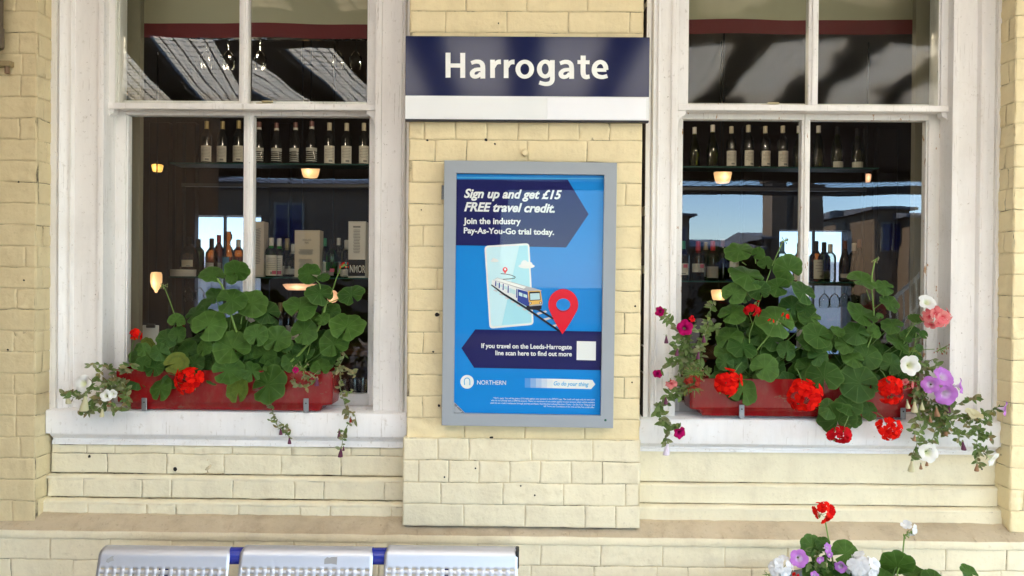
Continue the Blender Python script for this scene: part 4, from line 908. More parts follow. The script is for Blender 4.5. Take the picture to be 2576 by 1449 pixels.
carton(633, 668, 558, zS2, 'tall cream carton with slanting small print by the glazing bar', (.52, .47, .42), 0, lambda mb, x0, x1, zb, zt_, Y: lines(mb, x0 + .015, x1 - .02, zb + .08, zt_ - .06, Y, 22, 0, .18))
def w2(mb, x0, x1, zb, zt_, Y):
    for s, py in (('HIGHLAND', 606), ('PARK', 613)):
        w_ = 22 if s == 'HIGHLAND' else 11; put_text(mb, s, (777 - w_ / 2 - 5, py), (777 + w_ / 2 - 5, py), 5.2, Y, 0, .01)
    lines(mb, x0 + .03, x1 - .045, zb + .16, zb + .20, Y, 7); lines(mb, x0 + .03, x1 - .045, zb + .06, zb + .13, Y, 8); lines(mb, x0 + .05, x1 - .06, zb + .02, zb + .035, Y, 3)
carton(745, 808, 579, zS2, 'wide beige carton with small dark lettering', (.52, .46, .36), 0, w2)
def w3(mb, x0, x1, zb, zt_, Y):
    lines(mb, x0 + .035, x1 - .035, zb + .17, zt_ - .06, Y, 16); mb.add([(x0 + .035, Y, zt_ - .045), (x1 - .035, Y, zt_ - .045), (x1 - .035, Y, zt_ - .033), (x0 + .035, Y, zt_ - .033)], [(0, 1, 2, 3)], 0)
    put_text(mb, 'NMOR', (880, 685), (919, 686), 19, Y, 1, .015)
carton(879, 922, 556, zS2, 'white carton with a black band of big white capitals at the right end', (.60, .58, .55), 0, w3, band=.13)
# wine with bronze screw caps on the counter
bw = bottle('bordeaux', solid['black'], 'x', group='screw cap wines on the bar counter', cap='bronze', capz=.235, lab=(.05, .14, 'paper'))
for i, (px, dy) in enumerate(((672, -.05), (689, .05), (708, -.04), (728, .05), (746, -.03), (766, .05))):
    put(bw if i == 0 else copy_tree(bw), px, zC, YS - .06 + dy, f'bronze capped wine bottle on counter, {ordn[i]}')
# right window, middle shelf
put(bottle('whisky', G['brown'], 'brown bottle with green cap at the left end behind the right window', group=gs, cap='greenc', lab=(.04, .12, 'paper'), seal=(.09, .115), name='spirit_bottle', fill=.1), 1720, zS2)
put(bottle('square', G['amber'], 'flask of amber spirit with red cap and white label', group=gs, cap='redc', lab=(.06, .12, 'paperg', 1.2), seal=(.09, .115), name='spirit_bottle', fill=.12), 1756, zS2)
put(bottle('square', G['brown'], 'dark rum bottle with red cap beside the amber flask', group=gs, cap='redc', lab=(.02, .10, 'grey', 1.0, 3), name='spirit_bottle'), 1795, zS2)
put(bottle('whisky', G['dark'], 'dark bottle with arched cream label behind the tallest geranium leaves', group=gs, cap='blk2', lab=(.03, .145, 'pale', 1.1, 3), name='spirit_bottle'), 1846, zS2)
put(bottle('square', G['clear'], 'clear bottle with teal capsule left of the right glazing bar', group=gs, cap='blue', lab=(.01, .08, 'paper', 1.1), name='spirit_bottle'), 1968, zS2)
put(bottle('square', G['amber'], 'amber bottle almost hidden by the right glazing bar', group=gs, cap='blk2', lab=(.01, .09, 'paper', 1.1), name='spirit_bottle'), 2008, zS2)
put(bottle('square', G['amber'], 'amber bottle with oval cream label right of the glazing bar', group=gs, cap='blk2', lab=(.02, .15, 'pale', 1.0, 4), name='spirit_bottle', fill=.14), 2052, zS2)
put(bottle('whisky', G['clear'], 'clear smoky bottle with rounded shoulders and no label', group=gs, cap='wht', name='spirit_bottle'), 2091, zS2)
rb = bottle('burgundy', G['brown'], 'x', group=gs, cap='maroonc', capz=.23, lab=(.03, .06, 'paperg', .8, 2), name='spirit_bottle', fill=.14)
put(rb, 2128, zS2, YS, 'long necked bottle of reddish spirit, left one of the pair'); put(copy_tree(rb), 2163, zS2, YS, 'long necked bottle of reddish spirit at the right end of the shelf')
# a darker back row on the middle shelf
for i, (kd, gl_, cp, lb, px, lab_) in enumerate((('whisky', 'dark', 'blk2', None, 502, 'dark bottle in the back row between squat bottle and amber one'), ('bordeaux', 'brown', 'redc', (.03, .10, 'paperg'), 553, 'brown red capped bottle in the back row left of the round stopper'), ('square', 'clear', 'gold', (.02, .08, 'pale'), 720, 'gold capped clear bottle in the back row right of the green pair'),
    ('whisky', 'dark', 'greenc', (.02, .11, 'paper'), 816, 'green capped dark bottle in the back row by the beige carton'), ('bordeaux', 'dark', 'wht', (.03, .12, 'paperg'), 855, 'white capped dark bottle in the back row by the square green bottle'), ('whisky', 'brown', 'gold', (.03, .10, 'pale'), 1775, 'gold capped brown bottle in the back row between the red caps'), ('bordeaux', 'dark', 'maroonc', None, 1820, 'dark slender bottle in the back row right of the dark rum'), ('square', 'dark', 'blk2', (.02, .08, 'paperg'), 2074, 'dark square bottle in the back row behind the oval label'), ('whisky', 'brown', 'wht', None, 2146, 'white capped brown bottle in the back row behind the reddish pair'))):
    put(bottle(kd, G[gl_], lab_, group=gs, cap=cp, lab=lb, name='spirit_bottle'), px, zS2, YS + .085)
# lamps
lampm = emit('lamp shade glow', (1.0, .50, .10), .30); lampc = emit('cream shade glow', (1.0, .56, .24), .22); lampw = emit('warm globe glow', (1.0, .52, .28), .16)
def lamp(px, py, wpx, hpx, Y, label, prof, mt, hang=True):
    c = P(px, py, Y); s = 1 / S(Y); o = thing('pendant_lamp' if hang else 'table_lamp', (c.x, c.y, c.z), label, 'lamp')
    mb = MB(); mb.lathe([(r * wpx * s, z * hpx * s) for r, z in prof], (c.x, c.y, c.z), 20); mb.build('lamp_shade', [mt], o)
    mb = MB()
    if hang: mb.tube([(c.x, c.y, c.z + prof[-1][1] * hpx * s), (c.x, c.y, 3.6)], .006, 6)
    else: mb.tube([(c.x, c.y, c.z + prof[0][1] * hpx * s), (c.x, c.y, .9)], .012, 8)
    mb.build('stem', [solid['blk2']], o)
bowl = [(.0, -.5), (.36, -.5), (.42, -.3), (.5, .3), (.5, .42), (.40, .5), (.1, .52)]
tulip = [(.0, -.5), (.1, -.48), (.16, -.38), (.40, -.2), (.5, .02), (.5, .38), (.42, .5), (.1, .52)]
lamp(781, 433, 46, 27, 3.4, 'ribbed glass bowl lamp glowing under the striped bottles', bowl, lampc)
lamp(396, 423, 28, 18, 4.5, 'yellow glowing shade high in the dark left corner', bowl, lampm)
lamp(393, 711, 28, 52, 4.0, 'cream tulip shade lamp glowing at the far left of the bar', tulip, lampc)
lamp(1818, 446, 44, 28, 3.4, 'faceted glass lamp glowing under the green bottles', bowl, lampc)
lamp(2181, 448, 20, 20, 3.6, 'small orange lamp at the right end of the bar shelves', bowl, lampw)
lamp(1808, 742, 38, 26, 3.6, 'cream lamp half hidden by the right geranium', bowl, lampc)
lamp(758, 722, 90, 16, 3.5, 'wide peach glass shade low behind the wine bottles', bowl, lampw)
for k, x in enumerate((-1.5, .1, 1.6)):                      # unseen pendants added to light the bottle labels, above the blinds' hems
    px = 1288 + x * S(1.5); lamp(px, 66, 46, 30, 1.5, ('unseen fill lamp added inside the left window above the blind', 'unseen fill lamp added behind the brick pier between the windows', 'unseen fill lamp added inside the right window above the blind')[k], bowl, lampc)
    pl = bpy.data.lights.new('fill_light', 'POINT'); pl.energy = 3.5; pl.color = (1, .84, .62); pl.shadow_soft_size = .06; po = bpy.data.objects.new('fill_light', pl); C.objects.link(po); po.location = P(px, 84, 1.5)
lamp(837, 746, 30, 32, 3.3, 'round peach globe lamp behind the tall left geranium', [(.0, -.5), (.25, -.43), (.43, -.25), (.5, 0), (.43, .25), (.25, .43), (.1, .5)], lampw)
# upside-down glasses under the middle shelf and little tumblers on the window board
gw = thing('wine_glass', (0, 0, 0), 'x', 'glass', 'glasses hanging under the shelves'); mb = MB(); mb.lathe([(.032, 0), (.036, -.004), (.004, .0), (.004, -.07), (.02, -.08), (.037, -.11), (.036, -.15), (.030, -.17)], seg=16); mb.build('bowl', [glass('thin glassware', (.86, .88, .88), 1.28, .05)], gw)
k = 0
for px, zz, nm in [(478, zS2, 'left'), (505, zS2, 'left'), (532, zS2, 'left'), (558, zS2, 'left'), (2075, zS2, 'right'), (2100, zS2, 'right'), (2124, zS2, 'right'), (2148, zS2, 'right')]:
    o = gw if k == 0 else copy_tree(gw); k += 1; put(o, px, zz - .012, YS + .02, 'upside down stemmed glass hanging below the middle shelf against the far ' + nm + ' window')
for px in (520, 575, 655, 850, 895): o = copy_tree(gw); p = P(px, 96, 1.6); o.location = (p.x, 1.6, p.z); o['label'] = 'upside down stemmed glass hanging in the dark below the maroon blind hem'; o['group'] = 'glasses hanging above the bar'
rk = thing('glass_rack', (X(700, 1.6, 90), 1.6, Z(92, 1.6, 700)), 'dark rack holding upside down glasses under the blind', 'glass rack'); mb = MB(); z_ = Z(96, 1.6, 700) + .012
for y in (1.56, 1.64): mb.box(X(470, 1.6, 90), X(940, 1.6, 90), y - .01, y + .01, z_ - .010, z_ + .02)
mb.build('rack_bar', [solid['black']], rk)
mb = MB()
for px in (500, 930): x = X(px, 1.6, 90); mb.tube([(x, 1.6, z_ + .02), (x, 1.6, 3.6)], .01, 6)
mb.build('hanger', [solid['black']], rk)
tb = thing('tumbler', (0, 0, 0), 'x', 'glass', 'tumblers on the window board'); mb = MB(); mb.lathe([(0, .004), (.022, 0), (.024, .004), (.028, .055), (.026, .056), (.022, .01), (0, .012)], seg=14); mb.build('glass_wall', [glass('tumbler glass', (.86, .88, .88), 1.7, .02)], tb)
zw = Z(988, .42, 890); mb = MB()
for i, px in enumerate((870, 893, 914)): put(tb if i == 0 else copy_tree(tb), px, zw + .001, .42, ('small tumbler inside the left window, nearest the planter end', 'small tumbler inside the left window, middle of three', 'small tumbler inside the left window, nearest the frame')[i])
wb = thing('window_board', (0, .42, zw - .03), 'dark inner window board behind the left lower sash', 'shelf'); mb.box(X(300, .42), X(955, .42), .311, .52, zw - .025, zw, 0, .003); mb.build('board', [inw], wb)
cl = thing('clipboard', P(377, 850, .40), 'pale clipboard with dark clip standing behind the red bloom', 'clipboard'); a, b = P(358, 818, .40), P(398, 905, .40)
mb = MB(); mb.box(a.x, b.x, .40, .408, zw + .001, a.z, 0, .002); mb.build('board', [solid['paper']], cl); mb = MB(); mb.box(a.x + .02, b.x - .012, .388, .402, a.z - .010, a.z + .006, 0, .002); mb.build('clip', [solid['blk2']], cl)
# ------------------------------------------------------------------ plants
LM = leaf_mat('geranium leaf', (.028, .082, .011), (.072, .158, .022), (.16, .27, .07))
STM = plain('geranium stem', (.16, .27, .05), .5, 0, .4, .2, 30); PET = plain('petiole', (.10, .19, .04), .5)
PLM = leaf_mat('petunia leaf', (.11, .17, .045), (.19, .27, .08), (.26, .34, .14)); DRY = leaf_mat('dried leaf', (.24, .18, .08), (.32, .27, .13), (.36, .30, .18))
WILT = leaf_mat('wilting leaf', (.20, .22, .10), (.27, .28, .14), (.32, .32, .18))
VST = plain('vine stem', (.20, .24, .10), .6)
RED = petal_mat('scarlet petal', (.90, .016, .006), (.55, .002, .003)); DRED = petal_mat('crimson petal', (.42, .004, .008), (.62, .008, .015)); PINK = petal_mat('salmon petal', (.85, .20, .22), (.80, .32, .30), (.70, .05, .08))
WHT = petal_mat('white petal', (.84, .85, .80), (.88, .88, .86), (.75, .80, .45)); WHG = petal_mat('white geranium petal', (.86, .87, .88), (.80, .82, .85)); LIL = petal_mat('lilac petal', (.44, .13, .56), (.62, .27, .72), (.85, .78, .88)); MAG = petal_mat('magenta petal', (.50, .006, .10), (.38, .004, .12), (.15, .0, .05)); CRM = petal_mat('cream faded petal', (.72, .70, .45), (.65, .60, .38)); SPENT = plain('spent purple bloom', (.10, .015, .05), .7)
BROWNB = plain('spent brown bloom', (.30, .16, .08), .8); DEADR = petal_mat('dead red petal', (.28, .02, .02), (.38, .05, .03))

def leaf_geo(mb, c, nrm, upv, R, rng, mat=0, lobes=7, notch=True, droop=.35):
    nrm = nrm.normalized(); e1 = (upv - nrm * upv.dot(nrm)).normalized(); e2 = nrm.cross(e1)
    nr = 40; rings = (.22, .5, .76, .93, 1.0); ph = rng.uniform(0, 6.28); ph2 = rng.uniform(0, 6.28); cup = rng.uniform(-.08, .16) * droop / .35; rp = rng.uniform(.05, .11); ca = rng.uniform(0, 6.28); cb = rng.uniform(.0, .14)
    vs = [c.copy()]; uvs = [(.5, 0.0)]; rads = []
    for k in range(nr):
        t = (k / nr) * 2 * pi - pi                     # t = +-pi is the notch at the petiole
        sc = abs(sin(lobes * .5 * (t + pi))) ** .55; r = .875 + .125 * sc + .018 * abs(sin(lobes * 1.5 * (t + pi))) + .06 * sin(2 * t + ph) * .5 + .03 * sin(3 * t + ph2)
        if notch: dd = pi - abs(t); r *= 1 - .70 * math.exp(-(dd / .07) ** 2) - .10 * math.exp(-(dd / .4) ** 2)
        rads.append((t, r))
    for q in rings:
        for t, r in rads:
            rr_ = r * q; x, y = sin(t) * rr_, cos(t) * rr_
            h = -cup * q * q + rp * q ** 2.2 * sin(lobes * t + ph) * .55 + rp * q * q * sin(2 * t + ph2) - cb * max(0, (x * cos(ca) + y * sin(ca))) ** 1.6
            vs.append(c + (e1 * y + e2 * x + nrm * h) * R); uvs.append((t / (2 * pi) + .5, q))
    fs = [(0, 1 + (k + 1) % nr, 1 + k) for k in range(nr)]
    for j in range(len(rings) - 1):
        for k in range(nr): a, b = 1 + j * nr + k, 1 + j * nr + (k + 1) % nr; fs.append((a, b, b + nr, a + nr))
    mb.add(vs, fs, mat, uvs)
def bez(a, b, c, n=8): return [a * (1 - t) ** 2 + b * 2 * t * (1 - t) + c * t * t for t in [i / n for i in range(n + 1)]]
def leaves(mb, lst, tr, base, Y0, seed, slot_pet=1, dback=.07):
    """lst holds (x, y, rx, ry, back) measured on the photo; base is where the petioles gather."""
    rng = random.Random(seed)
    for i, it in enumerate(lst):
        x, y, rx = it[:3]; ry = it[3] if len(it) > 3 else rx * .94; bk = it[4] if len(it) > 4 else 0
        px, py = tr(x, y); Y = Y0 + bk * dback + rng.uniform(-.018, .018)
        c = P(px, py, Y); R = rx * tr.k / S(Y) * 1.06
        q = min(.97, max(.35, ry / rx)); t = math.acos(q)
        nrm = Vector((rng.uniform(-.30, .30) + (px - base[1]) * .0006, -cos(t), sin(t) * (1 if rng.random() < .9 else -.4))); a = rng.uniform(-1.3, 1.3)
        upv = Vector((sin(a), 0, cos(a))) if q > .6 else Vector((sin(a * .5), .3, cos(a * .5)))
        leaf_geo(mb, c, nrm, upv, R, rng, 0)
        b = base[0] + Vector((rng.uniform(-.05, .05), rng.uniform(0, .03), rng.uniform(0, .05))); hub = c - nrm.normalized() * .004
        mid = b.lerp(c, .55) + Vector((0, .02, .02)) + Vector((0, 0, -abs(c.x - b.x) * .15)); pts = bez(b, mid, hub, 7)
        if (c - b).length < .30: mb.tube(pts, [.0022 - .0008 * k / 7 for k in range(8)], 5, slot_pet)
class Tr:
    def __init__(s, x0, y0, k): s.x0, s.y0, s.k = x0, y0, k
    def __call__(s, x, y): return (s.x0 + x * s.k, s.y0 + y * s.k)
T4 = Tr(281.8, 603.9, .3242); T6 = Tr(1610, 604, .3935); T7 = Tr(2013, 637.4, .4169); T8 = Tr(1811.6, 1174, .297)
def petal(mb, c, nrm, dr, L, Wd, rng, mat, curl=.2):
    nrm = nrm.normalized(); dr = (dr - nrm * dr.dot(nrm)).normalized(); sd_ = nrm.cross(dr); vs = [c.copy()]; uv = [(0, 0.0)]
    for j, (l, wv, hh) in enumerate(((.35, .55, .10), (.7, 1.0, .16), (.95, .72, .06))):
        for k in (-1, -.45, .45, 1): vs.append(c + dr * L * (l + (.06 if abs(k) < 1 else 0)) + sd_ * Wd * .5 * wv * k + nrm * L * (hh * curl * 4 - .25 * curl * l * abs(k) + rng.uniform(-.04, .04))); uv.append((.5 + k * .5, l))
    fs = [(0, 1, 2), (0, 2, 3), (0, 3, 4)]
    for j in (0, 1):
        for k in range(3): a = 1 + j * 4 + k; fs.append((a, a + 4, a + 5, a + 1))
    mb.add(vs, fs, mat, uv)
def floret(mb, c, nrm, r, rng, mat=0):
    nrm = nrm.normalized(); a = nrm.orthogonal().normalized(); b = nrm.cross(a); p0 = rng.uniform(0, 6.28)
    for k in range(5):
        t = p0 + 2 * pi * k / 5 + rng.uniform(-.15, .15); petal(mb, c, nrm + (a * cos(t) + b * sin(t)) * -.3, a * cos(t) + b * sin(t), r * rng.uniform(.9, 1.1), r * rng.uniform(.85, 1.05), rng, mat, rng.uniform(.1, .35))
def umbel(parent, px, py, rpx, ry, Y, mat, seed, n=34, dens=1.0, lab=None, stem_to=None, fl=.40):
    rng = random.Random(seed); c = P(px, py, Y); R = rpx / S(Y); q = ry / rpx; mb = MB(); out = []
    n = int(n * .7)
    for i in range(n):
        z = 1 - 2 * (i + .5) / n; a = i * 2.39996; rr_ = math.sqrt(max(0, 1 - z * z)); d = Vector((rr_ * cos(a), -z, rr_ * sin(a)))
        if d.y > .45: continue
        d = (d + Vector((rng.uniform(-.15, .15), rng.uniform(-.15, .15), rng.uniform(-.15, .15)))).normalized()
        k_ = rng.uniform(.50, .90); pos = c + Vector((d.x * R * k_, d.y * R * .6, d.z * R * k_ * q)); floret(mb, pos, d + Vector((rng.uniform(-.3, .3), -.25, .05 + rng.uniform(-.3, .3))), R * fl * 1.0 * rng.uniform(.8, 1.2), rng, 0); out.append(pos)
    for pos in out[::2]: mb.tube([c + Vector((0, .01, -R * .5)), pos], .0007, 4, 1)
    for k in range(5): mb.lathe([(0, -.006), (.0022, -.003), (.0022, .002), (0, .005)], c + Vector((rng.uniform(-.5, .5) * R, 0, -R * rng.uniform(.5, .8) * q)), 6, 2)
    if stem_to is not None: mb.tube(bez(stem_to, (stem_to + c) / 2 + Vector((0, -.02, .015)), c + Vector((0, .012, -R * .3)), 8), .0018, 6, 1)
    o = mb.build('flower_head', [mat, PET, STM], parent, smooth=60)
    if lab: o['label'] = lab
    return o
def seedhead(parent, px, py, Y, seed, n=9, L=.016, mat=None, down=.2):
    rng = random.Random(seed); c = P(px, py, Y); mb = MB()
    for k in range(n):
        d = Vector((rng.uniform(-1, 1), rng.uniform(-.8, .3), rng.uniform(-.6, .8) - down)).normalized(); e = c + d * L * rng.uniform(.7, 1.3); mb.tube([c, c.lerp(e, .6), e], [.0007, .0013, .0005], 5, 0)
        mb.lathe([(0, -.004), (.0018, 0), (0, .005)], e, 5, 1)
    return mb.build('seed_head', [STM, mat or DRY], parent)
def petunia(mb, c, nrm, R, rng, mat=0, tub=1, depth=1.1, ruffle=.12):
    nrm = nrm.normalized(); a = nrm.orthogonal().normalized(); b = nrm.cross(a); p0 = rng.uniform(0, 6.28); n = 30; vs = []; uv = []
    prof = [(.10, -depth), (.15, -depth * .6), (.24, -depth * .28), (.50, -.06), (.80, .03), (1.0, -.02)]
    for j, (r, h) in enumerate(prof):
        for k in range(n):
            t = 2 * pi * k / n; lob = abs(sin(2.5 * t)) ** .6; rr_ = r * (1 + (.17 * lob - .10) * (j / 5) ** 2); hh = h + ruffle * sin(5 * t + p0) * (j / 5) ** 3 + ruffle * .8 * sin(2 * t + p0) * (j / 5) ** 2 + rng.uniform(-.02, .02) * (j / 5)
            vs.append(c + (a * cos(t + p0) + b * sin(t + p0)) * rr_ * R + nrm * hh * R); uv.append((k / n, r))
    fs = [(j * n + k, j * n + (k + 1) % n, (j + 1) * n + (k + 1) % n, (j + 1) * n + k) for j in range(len(prof) - 1) for k in range(n)]; mb.add(vs, fs, mat, uv)
    e = c - nrm * depth * R; mb.tube([e + nrm * .1 * R, e - nrm * .25 * R], [R * .14, R * .06], 6, tub)
    for k in range(5): t = 2 * pi * k / 5; mb.tube([e, e + (a * cos(t) + b * sin(t)) * R * .22 + nrm * R * .35], [R * .07, R * .02], 4, tub)
def bloom(parent, px, py, rpx, Y, mat, seed, nrm=(0, -1, .15), lab=None, depth=1.1, stem_to=None, ruffle=.12):
    rng = random.Random(seed); c = P(px, py, Y); mb = MB(); R = rpx / S(Y); nv = Vector(nrm).normalized(); petunia(mb, c, nv, R, rng, 0, 1, depth, ruffle)
    if stem_to is not None: e = c - nv * depth * R; mb.tube(bez(stem_to, (stem_to + e) / 2 + Vector((0, 0, .012)), e, 6), .0011, 5, 1)
    o = mb.build('flower', [mat, VST], parent, smooth=60)
    if lab: o['label'] = lab
    return o
def bud(parent, px, py, hpx, Y, mat, seed, lab=None):
    """A closed, hanging trumpet."""
    c = P(px, py, Y); h = hpx / S(Y); r = h * .26; rng = random.Random(seed); mb = MB(); t = rng.uniform(-.15, .15) * h
    mb.lathe([(r * .3, h * .5), (r * .45, h * .2), (r * .8, -.1 * h), (r * .95, -.3 * h), (r * 1.05, -.44 * h), (r * .8, -.5 * h), (r * .2, -.42 * h)], c, 12, 0); mb.v = [(x + t * ((c.z - z) / h), y, z) for x, y, z in mb.v]
    mb.tube([c + Vector((-t * .5, 0, h * .42)), c + Vector((-t * .6, 0, h * .62))], [r * .5, r * .2], 6, 1); o = mb.build('closed_flower', [mat, VST], parent)
    if lab: o['label'] = lab
    return o
def small_leaf(mb, c, d, nrm, L, rng, mat):
    d = d.normalized(); nrm = (nrm - d * nrm.dot(d)).normalized(); s_ = d.cross(nrm); vs = []; uv = []; wd = L * rng.uniform(.42, .6); cv = rng.uniform(-.1, .45); fold = rng.uniform(.0, .3)
    st = [(0, .08), (.2, .7), (.45, 1), (.75, .72), (1, .05)]
    for q, wv in st:
        for k in (-1, 0, 1): vs.append(c + d * L * q * (1 - .1 * cv) + s_ * wd * .5 * wv * k + nrm * L * (-cv * q * q + fold * abs(k) * wv * .5)); uv.append((.5 + .02 * k, q))
    mb.add(vs, [(j * 3 + k, j * 3 + k + 1, j * 3 + k + 4, j * 3 + k + 3) for j in range(4) for k in range(2)], mat, uv)
def vine(mb, pts, rng, mats, every=.014, L=(.014, .026), r=.0014, spread=1.0):
    """A trailing stem along photo points (x, y, Y) with small leaves; mats = weighted slots."""
    ws = [P(x, y, Y) for x, y, Y in pts]; path = []
    for i in range(len(ws) - 1):
        n = max(2, int((ws[i + 1] - ws[i]).length / .008))
        for k in range(n): path.append(ws[i].lerp(ws[i + 1], k / n) + Vector((rng.uniform(-1, 1), rng.uniform(-1, 1), rng.uniform(-1, 1))) * .0015)
    path.append(ws[-1]); mb.tube(path, r, 5, 1); acc = 0
    for i in range(1, len(path)):
        acc += (path[i] - path[i - 1]).length
        if acc > every * .72 * rng.uniform(.6, 1.3):
            acc = 0
            for s in range(rng.choice((1, 2, 2))):
                d = Vector((rng.uniform(-1, 1), rng.uniform(-.9, .15), rng.uniform(-.7, .7))) * spread; nr = Vector((rng.uniform(-.6, .6), -1, rng.uniform(-.2, .8))); small_leaf(mb, path[i], d, nr, rng.uniform(*L) * 1.28, rng, rng.choice(mats))
    return path

# ------------------------------------------------------------------ planters
redp = N('red plastic'); redp.set(.24, 0, .5); rc = redp.mix(redp.noise(5, 4), (.26, .006, .008), (.21, .005, .007))
chip = redp.mix(redp.ramp(redp.noise(14, 5, .7, redp.coord((1, 1, 2))), [(.62, 0.), (.66, 1.)]), rc, (.19, .075, .045))
redp.base(redp.mix(redp.math('MULTIPLY', redp.ramp(redp.noise(26, 6, .75, redp.coord((1, 1, .5))), [(.48, 0.), (.8, 1.)]), .30), chip, (.25, .16, .11)))      # dried soil splashes
redp.bump(redp.noise(9, 2), .08, .004); soil = plain('soil', (.03, .02, .013), .95, 0, .1, .4, 60)
Yq0, Yq1 = .052, .178
def planter(l, r, t, b, br_, label, cx):
    x0, x1 = X(l, Yq0, 1000), X(r, Yq0, 1000); z1, zb_ = Z(t, Yq0, cx), Z(b, Yq0, cx) + .001; o = thing('window_box', ((x0 + x1) / 2, .11, zb_), label, 'window box', 'red window boxes')
    mb = MB(); lp = zb_ + .024; th = .004
    def ring(ix, z, iy=None): iy = ix if iy is None else iy; return rr2([(x0 + ix, Yq0 + iy), (x1 - ix, Yq0 + iy), (x1 - ix, Yq1 - iy), (x0 + ix, Yq1 - iy)], .012, z)
    def rr2(p, rad, z): return [Vector((x, y, z)) for x, y in rr(p, rad, 4)]
    rows = [ring(.050, zb_, .012), ring(.040, lp - .004, .008), ring(.006, lp, .004), ring(.004, lp + .01, .002), ring(.0, z1 - .006, 0), ring(-.001, z1, -.001), ring(.004, z1 + .001, .004), ring(.008, z1 - .03, .008)]
    n = len(rows[0]); vs = [v for q in rows for v in q]; fs = [(j * n + k, j * n + (k + 1) % n, (j + 1) * n + (k + 1) % n, (j + 1) * n + k) for j in range(len(rows) - 1) for k in range(n)]; fs.append(tuple(range(n))[::-1]); mb.add(vs, fs, 0)
    mb.build('box', [redp.m], o, smooth=50)
    mb = MB(); nx, ny = 40, 8
    pts = [Vector((x0 + .008 + (x1 - x0 - .016) * i / nx, Yq0 + .008 + (Yq1 - Yq0 - .016) * j / ny, z1 - .026 + noise.noise(Vector((i * .7, j * .7, 0))) * .008)) for j in range(ny + 1) for i in range(nx + 1)]
    mb.add(pts, [(j * (nx + 1) + i, j * (nx + 1) + i + 1, (j + 1) * (nx + 1) + i + 1, (j + 1) * (nx + 1) + i) for j in range(ny) for i in range(nx)]); mb.build('soil', [soil], o)
    for px, py in br_:
        c = P(px, py, Yq0 - .006); mb = MB(); mb.box(c.x - .0095, c.x + .0095, Yq0 - .008, Yq0 - .005, zb_ - .004, c.z, 0, .001); mb.box(c.x - .0095, c.x + .0095, Yq0 - .0049, .16, zb_ - .0035, zb_ - .001, 0, .0006)
        b_ = MB; mb.add([Vector((c.x + .003 * cos(k), Yq0 - .0084, (c.z + zb_) / 2 + .006 + .003 * sin(k))) for k in [i * pi / 4 for i in range(8)]], [tuple(range(8))], 1); mb.build('bracket', [M['steel'], M['pit']], o)
    return o
planter(289, 837, 932, 1033, [(363, 1001), (770, 1002)], 'red plastic window box on the left white sill, held by two metal brackets', 560)
planter(1735, 2313, 955, 1050, [(1866, 1018), (2272, 1026)], 'red plastic window box on the right white sill behind the geraniums', 2040)
zsl, zsr = Z(938, .11, 560), Z(960, .11, 2040)

def geranium(label, base_px, Y0, lst, tr, seed, zb_, stems=(), extra=(0, 0, 0, 0, 0)):
    bx = X(base_px, .11, 950); base = Vector((bx, .11, zb_ - .02)); o = thing('geranium', base, label, 'geranium', 'geraniums in the window boxes'); mb = MB(); leaves(mb, lst, tr, (base, base_px), Y0, seed)
    if extra[0]:
        rng = random.Random(seed + 100)
        ex = [(rng.uniform(extra[1], extra[3]), rng.uniform(extra[2], extra[4]), rng.uniform(55, 95) * .33 / tr.k, rng.uniform(45, 75) * .33 / tr.k, 1.4) for _ in range(extra[0])]; leaves(mb, ex, tr, (base, base_px), Y0, seed + 7)
    mb.build('foliage', [LM, PET], o, smooth=70)
    if stems:
        mb = MB()
        for s in stems:
            ws = [P(*tr(x, y), Y0 + .03) for x, y in s[0]]; ws = [base + Vector((0, 0, 0))] + ws if s[1] > .0025 else ws; mb.tube(ws, s[1], 7)
        mb.build('stem', [STM], o)
    return o
# left box
ga = geranium('low spreading geranium at the left end of the left window box', 400, .045,
    [(245, 850, 52), (240, 960, 62), (330, 985, 82), (370, 870, 72), (420, 765, 76), (510, 730, 66), (500, 620, 62, 46), (500, 955, 95, 74), (590, 860, 82, 80, .8), (200, 1090, 80), (232, 1142, 74, 70, .6), (375, 1150, 95), (490, 1168, 66, 62, .6), (300, 900, 70, 60, 1), (300, 1030, 70, 62, .3), (560, 1000, 74, 66, .5), (640, 955, 78, 70, .2), (450, 1100, 62, 58, .2), (420, 900, 80, 70, 1.2), (440, 1040, 70, 60, 1.0)], T4, 1, zsl,
    [([(500, 640), (490, 590), (440, 450), (405, 365)], .0016)], (18, 200, 800, 640, 1040))
umbel(ga, *T4(598, 1080), 37, 35, -.005, RED, 5, 30, stem_to=ga.location + Vector((.03, -.03, .02)), lab='large scarlet flower head hanging over the box front'); umbel(ga, *T4(182, 728), 15, 14, .03, RED, 6, 12, stem_to=ga.location + Vector((-.1, -.02, .05)), lab='small scarlet flower head at the far left', fl=.6); seedhead(ga, *T4(400, 355), .07, 3, 9, .012)
gb_ = geranium('broad leafy geranium in the middle of the left window box', 580, .025,
    [(775, 262, 92, 58, .4), (970, 240, 92, 52, .4), (930, 300, 48, 40, .2), (800, 430, 66, 60, 1), (930, 465, 118, 88), (1080, 490, 122, 100, .9), (1200, 560, 98, 85, 1.1), (640, 570, 82, 70, .7), (755, 655, 132, 112), (715, 835, 66), (930, 835, 142, 116, -.3), (835, 720, 90, 80, 1.0), (900, 1010, 116), (975, 1165, 98, 92), (730, 1010, 74, 66, .8), (1120, 735, 88), (1090, 950, 95, 85, 1.0), (950, 640, 90, 70, 1.3), (720, 500, 60, 50, 1.1), (800, 1060, 70, 64, .4), (1085, 1020, 82, 72, .3), (860, 930, 90, 80, .5), (1180, 880, 90, 80, .5), (1040, 860, 70, 66, .6)], T4, 2, zsl,
    [([(965, 710), (935, 620), (910, 530), (885, 430), (850, 350), (815, 300)], .0042), ([(1000, 650), (1010, 590)], .0016)], (34, 600, 560, 1250, 1050))
